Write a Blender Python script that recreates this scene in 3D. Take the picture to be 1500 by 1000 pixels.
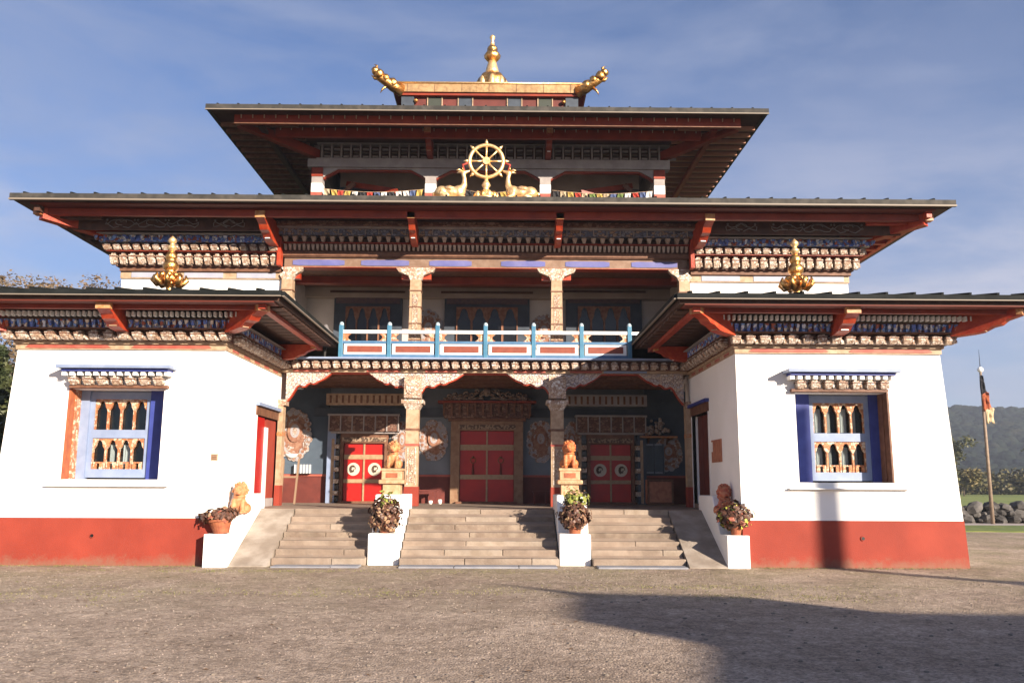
import bpy, bmesh, math, random
from math import sin, cos, pi, radians, sqrt, atan2
from mathutils import Vector, Matrix, Euler
R = random.Random(7)
scene = bpy.context.scene
for o in list(bpy.data.objects): bpy.data.objects.remove(o)
COL = scene.collection

# ------------------------------------------------------------ camera
cam_d = bpy.data.cameras.new('camera'); cam = bpy.data.objects.new('camera', cam_d); COL.objects.link(cam)
cam_d.sensor_width = 36; cam_d.lens = 36 * 1276.5 / 1500; cam_d.clip_start = .1; cam_d.clip_end = 6000
YAW, PITCH, ROLL = .0097, .161, .0044
fwd = Vector((sin(YAW)*cos(PITCH), cos(YAW)*cos(PITCH), sin(PITCH)))
right = Vector((cos(YAW), -sin(YAW), 0)); up = right.cross(fwd)
r2 = right*cos(ROLL) + up*sin(ROLL); u2 = up*cos(ROLL) - right*sin(ROLL)
M = Matrix((r2, u2, -fwd)).transposed().to_4x4(); M.translation = Vector((.4817, -18.4057, 1.7))
cam.matrix_world = M; scene.camera = cam

# ------------------------------------------------------------ sky, sun, exposure
SUN_AZ, SUN_EL = radians(39), radians(17)      # to the right of the facade normal, behind the camera
sdir = Vector((sin(SUN_AZ)*cos(SUN_EL), -cos(SUN_AZ)*cos(SUN_EL), sin(SUN_EL)))
world = bpy.data.worlds.new('World'); scene.world = world; world.use_nodes = True
wt = world.node_tree; wt.nodes.clear(); N = wt.nodes.new; L = wt.links.new
sky = N('ShaderNodeTexSky'); sky.sky_type = 'NISHITA'; sky.sun_disc = False
sky.sun_elevation = SUN_EL; sky.sun_rotation = atan2(sdir.x, sdir.y)
sky.altitude = 300; sky.air_density = .95; sky.dust_density = .9; sky.ozone_density = 3.2
tc = N('ShaderNodeTexCoord'); mp = N('ShaderNodeMapping'); mp.inputs['Scale'].default_value = (1.0, 1.0, 3.6)
mp.inputs['Rotation'].default_value = (.15, .25, .3)
n1 = N('ShaderNodeTexNoise'); n1.inputs['Scale'].default_value = 2.3; n1.inputs['Detail'].default_value = 7; n1.inputs['Roughness'].default_value = .55
n1.inputs['Distortion'].default_value = .5
cr = N('ShaderNodeValToRGB'); cr.color_ramp.elements[0].position = .48; cr.color_ramp.elements[1].position = .78
cr.color_ramp.elements[0].color = (0, 0, 0, 1); cr.color_ramp.elements[1].color = (.75, .75, .75, 1)
sx = N('ShaderNodeSeparateXYZ'); hz = N('ShaderNodeMapRange')
hz.inputs['From Min'].default_value = .0; hz.inputs['From Max'].default_value = .46
hz.inputs['To Min'].default_value = .60; hz.inputs['To Max'].default_value = .04
ad = N('ShaderNodeMath'); ad.operation = 'MULTIPLY_ADD'; ad.inputs[1].default_value = 1.0; ad.use_clamp = True
mx = N('ShaderNodeMix'); mx.data_type = 'RGBA'; mx.inputs['B'].default_value = (2.7, 3.15, 4.5, 1)
tint = N('ShaderNodeMix'); tint.data_type = 'RGBA'; tint.blend_type = 'MULTIPLY'; tint.inputs['Factor'].default_value = 1
tint.inputs['B'].default_value = (.88, .93, 1.12, 1)
bg = N('ShaderNodeBackground'); bg.inputs['Strength'].default_value = .054
wo = N('ShaderNodeOutputWorld')
L(tc.outputs['Generated'], mp.inputs['Vector']); L(mp.outputs[0], n1.inputs['Vector']); L(n1.outputs['Fac'], cr.inputs[0])
L(tc.outputs['Generated'], sx.inputs[0]); L(sx.outputs['Z'], hz.inputs['Value'])
mlt = N('ShaderNodeMath'); mlt.operation = 'MULTIPLY'; L(hz.outputs[0], mlt.inputs[0]); mlt.inputs[1].default_value = .8
L(cr.outputs[0], ad.inputs[0]); L(mlt.outputs[0], ad.inputs[2])
L(sky.outputs[0], tint.inputs['A']); L(tint.outputs['Result'], mx.inputs['A']); L(ad.outputs[0], mx.inputs['Factor'])
mp2 = N('ShaderNodeMapping'); mp2.inputs['Scale'].default_value = (1.4, 1.4, 4.5); mp2.inputs['Location'].default_value = (.35, .2, .1); L(tc.outputs['Generated'], mp2.inputs['Vector'])
n2 = N('ShaderNodeTexNoise'); n2.inputs['Scale'].default_value = 1.7; n2.inputs['Detail'].default_value = 9; n2.inputs['Roughness'].default_value = .6; n2.inputs['Distortion'].default_value = .3; L(mp2.outputs[0], n2.inputs['Vector'])
c2 = N('ShaderNodeMapRange'); c2.interpolation_type = 'SMOOTHSTEP'; c2.inputs['From Min'].default_value = .42; c2.inputs['From Max'].default_value = .66; L(n2.outputs['Fac'], c2.inputs['Value'])
lowm = N('ShaderNodeMapRange'); lowm.interpolation_type = 'SMOOTHSTEP'; lowm.inputs['From Min'].default_value = .16; lowm.inputs['From Max'].default_value = .42; lowm.inputs['To Min'].default_value = .85; lowm.inputs['To Max'].default_value = .10
L(sx.outputs['Z'], lowm.inputs['Value'])
cm = N('ShaderNodeMath'); cm.operation = 'MULTIPLY'; L(c2.outputs[0], cm.inputs[0]); L(lowm.outputs[0], cm.inputs[1])
mx2 = N('ShaderNodeMix'); mx2.data_type = 'RGBA'; mx2.inputs['B'].default_value = (4.6, 4.6, 5.5, 1); L(mx.outputs['Result'], mx2.inputs['A']); L(cm.outputs[0], mx2.inputs['Factor'])
L(mx2.outputs['Result'], bg.inputs['Color']); L(bg.outputs[0], wo.inputs['Surface'])
sl = bpy.data.lights.new('sun', 'SUN'); sl.energy = 5; sl.angle = radians(.5); sl.color = (1, .86, .70)
so = bpy.data.objects.new('sun', sl); COL.objects.link(so); so.rotation_euler = sdir.to_track_quat('Z', 'Y').to_euler(); so.location = (20, -30, 30)
scene.view_settings.view_transform = 'Standard'; scene.view_settings.look = 'None'
scene.view_settings.exposure = 1.35; scene.view_settings.gamma = 1; scene.view_settings.use_curve_mapping = False
scene.render.engine = 'CYCLES'

# ------------------------------------------------------------ materials
MATS = {}
PIG = .70        # pigment level of the painted and earthen surfaces
def mat(name, col, rough=.6, col2=None, scale=6, detail=5, lo=.4, hi=.65, bump=0, bscale=30, metal=0, col3=None, voro=False, spec=.4, dirt=0):
    if name in MATS: return MATS[name]
    if not any(q in name for q in ('white', 'leaf', 'leaves', 'grass', 'canopy', 'needles', 'metal', 'gold', 'gild', 'hill', 'rock', 'path', 'pebble')):
        col = tuple(v*PIG for v in col); col2 = col2 and tuple(v*PIG for v in col2)
    m = bpy.data.materials.new(name); m.use_nodes = True; t = m.node_tree; b = t.nodes['Principled BSDF']; n = t.nodes.new; l = t.links.new
    b.inputs['Roughness'].default_value = rough; b.inputs['Metallic'].default_value = metal
    b.inputs['Specular IOR Level'].default_value = spec
    c = lambda v: (v[0], v[1], v[2], 1)
    b.inputs['Base Color'].default_value = c(col)
    geo = n('ShaderNodeNewGeometry'); pos = geo.outputs['Position']
    out = None
    if col2:
        if voro:
            x = n('ShaderNodeTexVoronoi'); x.inputs['Scale'].default_value = scale; src = x.outputs['Distance']; 
        else:
            x = n('ShaderNodeTexNoise'); x.inputs['Scale'].default_value = scale; x.inputs['Detail'].default_value = detail; src = x.outputs['Fac']
        l(pos, x.inputs['Vector'])
        rp = n('ShaderNodeValToRGB'); l(src, rp.inputs[0]); e = rp.color_ramp.elements
        e[0].position = lo; e[1].position = hi; e[0].color = c(col); e[1].color = c(col2)
        if col3:
            k = rp.color_ramp.elements.new((lo+hi)/2); k.color = c(col3)
        out = rp.outputs[0]
    if dirt:
        d = n('ShaderNodeTexNoise'); d.inputs['Scale'].default_value = 1.1; d.inputs['Detail'].default_value = 8; d.inputs['Roughness'].default_value = .65
        l(pos, d.inputs['Vector'])
        r = n('ShaderNodeMapRange'); r.inputs['From Min'].default_value = .35; r.inputs['From Max'].default_value = .7; r.inputs['To Min'].default_value = 1-dirt; r.inputs['To Max'].default_value = 1.0
        l(d.outputs['Fac'], r.inputs['Value'])
        mu = n('ShaderNodeMix'); mu.data_type = 'RGBA'; mu.blend_type = 'MULTIPLY'; mu.inputs['Factor'].default_value = 1
        if out: l(out, mu.inputs['A'])
        else: mu.inputs['A'].default_value = c(col)
        l(r.outputs[0], mu.inputs['B']); out = mu.outputs['Result']
    if out: l(out, b.inputs['Base Color'])
    if bump:
        bn = n('ShaderNodeTexNoise'); bn.inputs['Scale'].default_value = bscale; bn.inputs['Detail'].default_value = 6; l(pos, bn.inputs['Vector'])
        bb = n('ShaderNodeBump'); bb.inputs['Strength'].default_value = bump; bb.inputs['Distance'].default_value = .02
        l(bn.outputs['Fac'], bb.inputs['Height']); l(bb.outputs[0], b.inputs['Normal'])
    MATS[name] = m; return m
def blocks(name, cols, scale=(8, 8, 8), rough=.6, bump=.5, mortar=None):
    """hand-painted wood: cells of several colours with fine noise lines between them"""
    if name in MATS: return MATS[name]
    m = bpy.data.materials.new(name); m.use_nodes = True; t = m.node_tree; b = t.nodes['Principled BSDF']; n = t.nodes.new; l = t.links.new
    b.inputs['Roughness'].default_value = rough
    geo = n('ShaderNodeNewGeometry'); mpp = n('ShaderNodeMapping'); mpp.inputs['Scale'].default_value = scale; l(geo.outputs['Position'], mpp.inputs['Vector'])
    ns = n('ShaderNodeTexNoise'); ns.inputs['Scale'].default_value = 2.2; ns.inputs['Detail'].default_value = 3; l(mpp.outputs[0], ns.inputs['Vector'])
    va = n('ShaderNodeMix'); va.data_type = 'VECTOR'; va.inputs['Factor'].default_value = .35; l(mpp.outputs[0], va.inputs['A']); l(ns.outputs['Color'], va.inputs['B'])
    v = n('ShaderNodeTexVoronoi'); l(va.outputs['Result'], v.inputs['Vector']); v.inputs['Scale'].default_value = 1.5
    sp = n('ShaderNodeSeparateColor'); l(v.outputs['Color'], sp.inputs[0])
    rp = n('ShaderNodeValToRGB'); rp.color_ramp.interpolation = 'CONSTANT'; l(sp.outputs[0], rp.inputs[0]); e = rp.color_ramp.elements
    for i, c in enumerate(cols):
        k = e[i] if i < 2 else e.new(i/len(cols)); k.position = i/len(cols); k.color = (*c, 1)
    dr = n('ShaderNodeMapRange'); dr.inputs['From Min'].default_value = .02; dr.inputs['From Max'].default_value = .16; l(v.outputs['Distance'], dr.inputs['Value'])
    ve = n('ShaderNodeTexVoronoi'); ve.feature = 'DISTANCE_TO_EDGE'; l(va.outputs['Result'], ve.inputs['Vector']); ve.inputs['Scale'].default_value = 1.5
    er = n('ShaderNodeMapRange'); er.inputs['From Min'].default_value = .0; er.inputs['From Max'].default_value = .10; l(ve.outputs['Distance'], er.inputs['Value'])
    mu = n('ShaderNodeMix'); mu.data_type = 'RGBA'; mu.inputs['A'].default_value = (*(mortar or (.09, .05, .04)), 1)
    l(er.outputs[0], mu.inputs['Factor']); l(rp.outputs[0], mu.inputs['B']); l(mu.outputs['Result'], b.inputs['Base Color'])
    bb = n('ShaderNodeBump'); bb.inputs['Strength'].default_value = bump; bb.inputs['Distance'].default_value = .02; l(er.outputs[0], bb.inputs['Height']); l(bb.outputs[0], b.inputs['Normal'])
    MATS[name] = m; return m

white = mat('white_plaster', (.80, .79, .76), .85, col2=(.86, .85, .83), scale=.8, bump=.15, bscale=60)
greywhite = mat('grey_white_plaster', (.46, .41, .37), .85, col2=(.54, .49, .45), scale=1.2, bump=.15, bscale=60)  # greyer copy of the white plaster, for gallery and storey core
def splash(m):
    t = m.node_tree; n = t.nodes.new; l = t.links.new; b = t.nodes['Principled BSDF']; src = b.inputs['Base Color'].links[0].from_socket
    g = n('ShaderNodeNewGeometry'); x = n('ShaderNodeSeparateXYZ'); l(g.outputs['Position'], x.inputs[0])
    q = n('ShaderNodeTexNoise'); q.inputs['Scale'].default_value = 3.5; q.inputs['Detail'].default_value = 10; q.inputs['Roughness'].default_value = .75; l(g.outputs['Position'], q.inputs['Vector'])
    a = n('ShaderNodeMath'); a.operation = 'MULTIPLY_ADD'; l(q.outputs['Fac'], a.inputs[0]); a.inputs[1].default_value = -.75; l(x.outputs['Z'], a.inputs[2])
    r = n('ShaderNodeMapRange'); r.inputs['From Min'].default_value = -.36; r.inputs['From Max'].default_value = -.16; r.inputs['To Min'].default_value = .75; r.inputs['To Max'].default_value = 0; l(a.outputs[0], r.inputs['Value'])
    k = n('ShaderNodeMix'); k.data_type = 'RGBA'; l(r.outputs[0], k.inputs['Factor']); l(src, k.inputs['A']); k.inputs['B'].default_value = (.20, .10, .065, 1); l(k.outputs['Result'], b.inputs['Base Color'])
redbase = mat('red_plaster', (.35, .046, .024), .8, col2=(.42, .060, .032), scale=.9, bump=.25, bscale=50, dirt=.18)
splash(redbase)
doorred = mat('red_door_paint', (.46, .010, .008), .4, col2=(.56, .014, .010), scale=3)
beamred = mat('red_beam_paint', (.32, .038, .012), .5, col2=(.42, .055, .018), scale=3, bump=.1, dirt=.25)
bracket = mat('bright_red_bracket_paint', (.50, .045, .015), .45, col2=(.62, .09, .03), scale=7, bump=.3, bscale=25, dirt=.2)
darkwood = mat('dark_soffit_wood', (.075, .034, .022), .7, col2=(.12, .055, .035), scale=5, bump=.2)
brownwood = mat('brown_painted_wood', (.20, .085, .045), .6, col2=(.30, .14, .08), scale=8, bump=.2, dirt=.3)
cream = mat('cream_paint', (.66, .47, .31), .6, col2=(.50, .33, .20), scale=9, bump=.2, dirt=.2)
bone = blocks('carved_white_blossom_paint', [(.56, .47, .39), (.44, .33, .24), (.64, .58, .51), (.34, .22, .15), (.50, .40, .32)], (17, 17, 17), mortar=(.20, .11, .07))
carved = blocks('carved_cream_scroll_paint', [(.52, .38, .27), (.46, .32, .22), (.40, .26, .18), (.55, .43, .33), (.45, .34, .28)], (15, 15, 18), mortar=(.26, .15, .10), bump=.9)
scroll = blocks('carved_white_scroll_paint', [(.58, .50, .44), (.48, .44, .46), (.60, .48, .38), (.50, .40, .35)], (13, 13, 20), mortar=(.26, .18, .16), bump=1.0)
bluepat = blocks('blue_lotus_row_paint', [(.09, .16, .50), (.18, .32, .66), (.58, .62, .72), (.34, .09, .05), (.12, .20, .56), (.62, .54, .46)], (13, 13, 13), mortar=(.08, .08, .14))
browncell = blocks('brown_lotus_row_paint', [(.15, .07, .045), (.22, .13, .09), (.11, .05, .035), (.18, .09, .06)], (9, 9, 14), mortar=(.05, .02, .015))
dimblue = blocks('slate_scroll_paint', [(.16, .18, .26), (.24, .24, .29), (.11, .13, .20), (.32, .23, .18)], (12, 12, 18), mortar=(.03, .025, .03))
medal = blocks('painted_blossom', [(.40, .33, .29), (.34, .24, .18), (.48, .43, .41), (.24, .15, .11), (.38, .31, .27)], (18, 18, 18), mortar=(.14, .08, .06))
deepblue = mat('deep_blue_paint', (.045, .065, .33), .5, col2=(.06, .09, .40), scale=4, dirt=.15)
lightblue = mat('pale_blue_paint', (.29, .37, .56), .5, col2=(.35, .43, .62), scale=4, dirt=.12)
beamblue = mat('violet_blue_beam_paint', (.16, .17, .48), .55, col2=(.22, .22, .50), scale=3, dirt=.25)
teal = mat('teal_blue_paint', (.07, .24, .40), .45, col2=(.10, .30, .44), scale=5, dirt=.15)
seablue = mat('rail_blue_paint', (.08, .20, .38), .5, col2=(.11, .25, .42), scale=5, dirt=.15)
whitepaint = mat('white_gloss_paint', (.80, .79, .76), .4)
slate = mat('slate_blue_wall_paint', (.085, .12, .17), .75, col2=(.12, .165, .22), scale=1.2, dirt=.3)
paleslate = mat('pale_slate_wall_paint', (.21, .25, .29), .75, col2=(.27, .31, .36), scale=1.0, dirt=.2)
nightblue = mat('dark_blue_beam_paint', (.045, .06, .085), .6, col2=(.07, .09, .12), scale=3)
dado = mat('maroon_dado_paint', (.16, .03, .022), .6, col2=(.21, .042, .03), scale=3, dirt=.25)
taupe = mat('taupe_plaster', (.44, .36, .30), .8, col2=(.52, .43, .37), scale=2)
greybeam = mat('grey_painted_beam', (.44, .39, .38), .7, col2=(.54, .49, .46), scale=4, bump=.2, dirt=.25)
orange = mat('orange_paint', (.60, .20, .06), .5, col2=(.55, .36, .22), scale=14)
orangetrim = blocks('orange_floral_paint', [(.48, .20, .08), (.54, .38, .25), (.40, .15, .06), (.60, .46, .32)], (15, 15, 15), mortar=(.26, .09, .05))
roofmetal = mat('dark_sheet_metal', (.008, .010, .010), .75, col2=(.016, .018, .018), scale=2.5, spec=.12, dirt=.2)
gutterm = mat('weathered_zinc_metal', (.042, .040, .036), .7, col2=(.075, .068, .06), scale=5, spec=.2, dirt=.3)
gutterlip = mat('pale_gutter_lip', (.30, .25, .20), .6)
gold = mat('gilded_metal', (.88, .50, .17), .32, col2=(.58, .26, .07), scale=13, metal=.95, bump=.7, bscale=30, dirt=.25)
palegold = mat('pale_gold_leaf', (.95, .68, .34), .38, col2=(.80, .48, .20), scale=14, metal=.72, bump=.3, bscale=26)
goldroof = mat('gold_roof_sheet', (.52, .33, .16), .55, col2=(.34, .21, .10), scale=9, metal=.45, bump=.4, bscale=14, dirt=.3)
stone = mat('worn_step_stone', (.36, .27, .205), .8, col2=(.46, .36, .28), scale=3.0, bump=.5, bscale=25, dirt=.38)
stone2 = mat('worn_step_stone_pale', (.48, .39, .31), .8, col2=(.36, .28, .21), scale=4.0, bump=.5, bscale=25, dirt=.3)
stone3 = mat('worn_step_stone_brown', (.30, .22, .165), .85, col2=(.42, .33, .25), scale=5, bump=.6, bscale=25, dirt=.45)
deckstone = mat('porch_floor_stone', (.36, .27, .21), .7, col2=(.42, .33, .26), scale=2, bump=.2, dirt=.25)
rampm = mat('weathered_concrete', (.44, .36, .29), .9, col2=(.56, .49, .42), scale=2.2, bump=.4, bscale=18, dirt=.35)
kerbm = mat('blue_grey_kerb_stone', (.30, .31, .36), .8, col2=(.38, .38, .41), scale=3, bump=.3, dirt=.2)
terracotta = mat('terracotta', (.46, .15, .065), .7, col2=(.34, .10, .05), scale=12, bump=.3)
peach = mat('peach_terracotta', (.72, .33, .15), .6, col2=(.58, .22, .09), scale=12, bump=.5, bscale=30)
lionred = mat('red_glazed_clay', (.58, .11, .05), .5, col2=(.70, .30, .16), scale=13, bump=.5, bscale=30)
lionor = mat('orange_glazed_clay', (.72, .27, .09), .5, col2=(.58, .13, .05), scale=13, bump=.5, bscale=30)
lionyel = mat('ochre_glazed_clay', (.66, .36, .15), .5, col2=(.46, .12, .05), scale=11, bump=.5, bscale=30)
leafdark = mat('dark_red_leaf', (.06, .028, .018), .5, col2=(.12, .05, .03), scale=20)
leaftan = mat('dry_tan_leaf', (.34, .22, .12), .6, col2=(.20, .10, .06), scale=20)
leafgreen = mat('yellow_green_leaf', (.24, .25, .05), .5, col2=(.12, .15, .03), scale=20)
black = mat('opening_shade_black', (.008, .007, .007), .5)  # painted in for the dark inside openings
curtain = mat('white_curtain', (.75, .70, .64), .8)
crate = mat('copper_brown_panel', (.62, .26, .15), .6, col2=(.44, .16, .09), scale=7, bump=.3)
iron = mat('dark_iron', (.02, .018, .018), .5)
glass = bpy.data.materials.new('window_glass'); glass.use_nodes = True
_t = glass.node_tree; _t.nodes.clear(); _a = _t.nodes.new('ShaderNodeBsdfTransparent'); _a.inputs[0].default_value = (.75, .8, .82, 1)
_g = _t.nodes.new('ShaderNodeBsdfGlossy'); _g.inputs['Roughness'].default_value = .06; _m = _t.nodes.new('ShaderNodeMixShader'); _m.inputs[0].default_value = .04
_o = _t.nodes.new('ShaderNodeOutputMaterial'); _t.links.new(_a.outputs[0], _m.inputs[1]); _t.links.new(_g.outputs[0], _m.inputs[2]); _t.links.new(_m.outputs[0], _o.inputs[0])

# ------------------------------------------------------------ mesh helpers
class MB:
    def __init__(s): s.v = []; s.f = []; s.m = []; s.cur = 0
    def mat(s, i): s.cur = i; return s
    def face(s, idx): s.f.append(idx); s.m.append(s.cur)
    def pts(s, P): k = len(s.v); s.v += [tuple(p) for p in P]; return k
    def hexa(s, P):      # 4 bottom ccw, 4 top ccw
        k = s.pts(P)
        for q in ((0, 3, 2, 1), (4, 5, 6, 7), (0, 1, 5, 4), (1, 2, 6, 5), (2, 3, 7, 6), (3, 0, 4, 7)): s.face(tuple(k+i for i in q))
        return s
    def box(s, x0, x1, y0, y1, z0, z1):
        if x0 > x1: x0, x1 = x1, x0
        if y0 > y1: y0, y1 = y1, y0
        if z0 > z1: z0, z1 = z1, z0
        return s.hexa([(x0, y0, z0), (x1, y0, z0), (x1, y1, z0), (x0, y1, z0), (x0, y0, z1), (x1, y0, z1), (x1, y1, z1), (x0, y1, z1)])
    def obox(s, a, b, w, h, upv=(0, 0, 1)):      # beam from a to b
        a, b = Vector(a), Vector(b); d = (b-a).normalized(); sd = d.cross(Vector(upv)).normalized(); u = sd.cross(d)
        P = []
        for z in (-1, 1):
            P += [a - sd*w/2 + u*h/2*z, a + sd*w/2 + u*h/2*z, b + sd*w/2 + u*h/2*z, b - sd*w/2 + u*h/2*z]
        return s.hexa(P)
    def prism(s, poly, axis, a, b):             # poly 2d in remaining axes
        n = len(poly)
        def P(p, t): return (t, p[0], p[1]) if axis == 'x' else ((p[0], t, p[1]) if axis == 'y' else (p[0], p[1], t))
        k = s.pts([P(p, a) for p in poly] + [P(p, b) for p in poly])
        s.face(tuple(k+i for i in range(n))); s.face(tuple(k+n+i for i in reversed(range(n))))
        for i in range(n): j = (i+1) % n; s.face((k+i, k+n+i, k+n+j, k+j))
        return s
    def tube(s, P, rad, n=8, cap=True):
        P = [Vector(p) for p in P]; rad = rad if isinstance(rad, (list, tuple)) else [rad]*len(P)
        u = None; rings = []
        for i, p in enumerate(P):
            d = (P[min(i+1, len(P)-1)] - P[max(i-1, 0)]).normalized()
            if u is None: u = d.orthogonal().normalized()
            u = (u - d*u.dot(d)); u = u.normalized() if u.length > 1e-6 else d.orthogonal().normalized()
            w = d.cross(u)
            rings.append(s.pts([p + (u*cos(2*pi*j/n) + w*sin(2*pi*j/n))*rad[i] for j in range(n)]))
        for i in range(len(P)-1):
            for j in range(n): s.face((rings[i]+j, rings[i]+(j+1) % n, rings[i+1]+(j+1) % n, rings[i+1]+j))
        if cap: s.face(tuple(rings[0]+j for j in reversed(range(n)))); s.face(tuple(rings[-1]+j for j in range(n)))
        return s
    def lathe(s, prof, c=(0, 0, 0), n=16, lobes=0, amp=0):
        rings = []
        for r, z in prof:
            rings.append(s.pts([(c[0]+r*(1+amp*cos(lobes*2*pi*j/n))*cos(2*pi*j/n), c[1]+r*(1+amp*cos(lobes*2*pi*j/n))*sin(2*pi*j/n), c[2]+z) for j in range(n)]))
        for i in range(len(rings)-1):
            for j in range(n): s.face((rings[i]+j, rings[i]+(j+1) % n, rings[i+1]+(j+1) % n, rings[i+1]+j))
        s.face(tuple(rings[0]+j for j in reversed(range(n)))); s.face(tuple(rings[-1]+j for j in range(n)))
        return s
    def ball(s, c, r, n=10, m=7, jit=0):
        r = r if isinstance(r, (tuple, list)) else (r, r, r); rings = []
        for i in range(1, m):
            a = pi*i/m; rings.append(s.pts([(c[0]+r[0]*sin(a)*cos(2*pi*j/n)*(1+R.uniform(-jit, jit)), c[1]+r[1]*sin(a)*sin(2*pi*j/n)*(1+R.uniform(-jit, jit)), c[2]-r[2]*cos(a)*(1+R.uniform(-jit, jit))) for j in range(n)]))
        b = s.pts([(c[0], c[1], c[2]-r[2])]); t = s.pts([(c[0], c[1], c[2]+r[2])])
        for j in range(n):
            s.face((b, rings[0]+(j+1) % n, rings[0]+j)); s.face((t, rings[-1]+j, rings[-1]+(j+1) % n))
        for i in range(len(rings)-1):
            for j in range(n): s.face((rings[i]+j, rings[i]+(j+1) % n, rings[i+1]+(j+1) % n, rings[i+1]+j))
        return s
    def disc(s, c, r, y, th, n=12, rz=None):     # disc in xz plane at depth y (front) with thickness
        rz = rz or r
        k = s.pts([(c[0]+r*cos(2*pi*j/n), y, c[1]+rz*sin(2*pi*j/n)) for j in range(n)] + [(c[0]+r*cos(2*pi*j/n), y+th, c[1]+rz*sin(2*pi*j/n)) for j in range(n)])
        s.face(tuple(k+j for j in range(n)))
        for j in range(n): s.face((k+j, k+n+j, k+n+(j+1) % n, k+(j+1) % n))
        return s
    def board(s, xs, lo, top, y0, y1):           # board with shaped lower edge lo(x), flat top
        for a, b in zip(xs[:-1], xs[1:]):
            la, lb = lo(a+1e-5), lo(b-1e-5)
            if la >= top-1e-4 and lb >= top-1e-4: continue
            s.hexa([(a, y0, la), (b, y0, lb), (b, y1, lb), (a, y1, la), (a, y0, top), (b, y0, top), (b, y1, top), (a, y1, top)])
        return s
    def mesh(s, name, mats, smooth=False, recalc=False):
        me = bpy.data.meshes.new(name); me.from_pydata(s.v, [], s.f)
        for m in mats: me.materials.append(m)
        if len(mats) > 1: me.polygons.foreach_set('material_index', s.m)
        if recalc:
            bm = bmesh.new(); bm.from_mesh(me); bmesh.ops.recalc_face_normals(bm, faces=bm.faces); bm.to_mesh(me); bm.free()
        if smooth: me.polygons.foreach_set('use_smooth', [True]*len(me.polygons))
        me.update(); return me
WM = {}
def link(o, parent=None, loc=None, rot=None):
    if loc is not None: o.location = loc
    if rot is not None: o.rotation_euler = rot
    COL.objects.link(o)
    mw = Matrix.LocRotScale(o.location, o.rotation_euler, o.scale)
    if parent is not None:
        o.parent = parent
        o.matrix_parent_inverse = WM[parent.name].inverted()
    WM[o.name] = mw
    return o
def build(name, mb, mats, parent=None, smooth=False, recalc=False, bevel=0, kind=None, label=None, loc=None, rot=None):
    mats = mats if isinstance(mats, (list, tuple)) else [mats]
    me = mb if isinstance(mb, bpy.types.Mesh) else mb.mesh(name, mats, smooth, recalc)
    o = bpy.data.objects.new(name, me); link(o, parent, loc, rot)
    if bevel:
        b = o.modifiers.new('bevel', 'BEVEL'); b.width = bevel; b.segments = 2; b.limit_method = 'ANGLE'
    if kind: o['kind'] = kind
    if label: o['label'] = label
    return o
def B(name, x0, x1, y0, y1, z0, z1, m, parent, **k):
    return build(name, MB().box(x0, x1, y0, y1, z0, z1), m, parent, **k)
def thing(name, label, cat, loc, rz=0, group=None):
    o = bpy.data.objects.new(name, None); o.empty_display_size = .3; link(o, None, loc, (0, 0, rz))
    o['label'] = label; o['category'] = cat
    if group: o['group'] = group
    return o
def tag(o, label, cat, group=None):
    o['label'] = label; o['category'] = cat
    if group: o['group'] = group
    return o
def local(name, mb, mats, root, **k):            # mesh in the local space of root
    k.pop('x', None)
    o = build(name, mb, mats, None, **k); o.parent = root; WM[o.name] = WM.get(root.name, Matrix()); return o
def sub(name, mb, mats, part, **k):
    o = build(name, mb, mats, None, **k); o.parent = part; return o
def copy_tree(o, loc, rz, label, group=None, mats=None):
    def cp(a, par):
        c = a.copy(); COL.objects.link(c)
        if par is not None: c.parent = par
        for ch in a.children: cp(ch, c)
        return c
    r = cp(o, None); r.location = loc; r.rotation_euler = (0, 0, rz); r['label'] = label
    if group: r['group'] = group
    return r
def fr(a, b, st):
    n = max(1, round(abs(b-a)/st)); return [a+(b-a)*i/n for i in range(n+1)]

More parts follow.
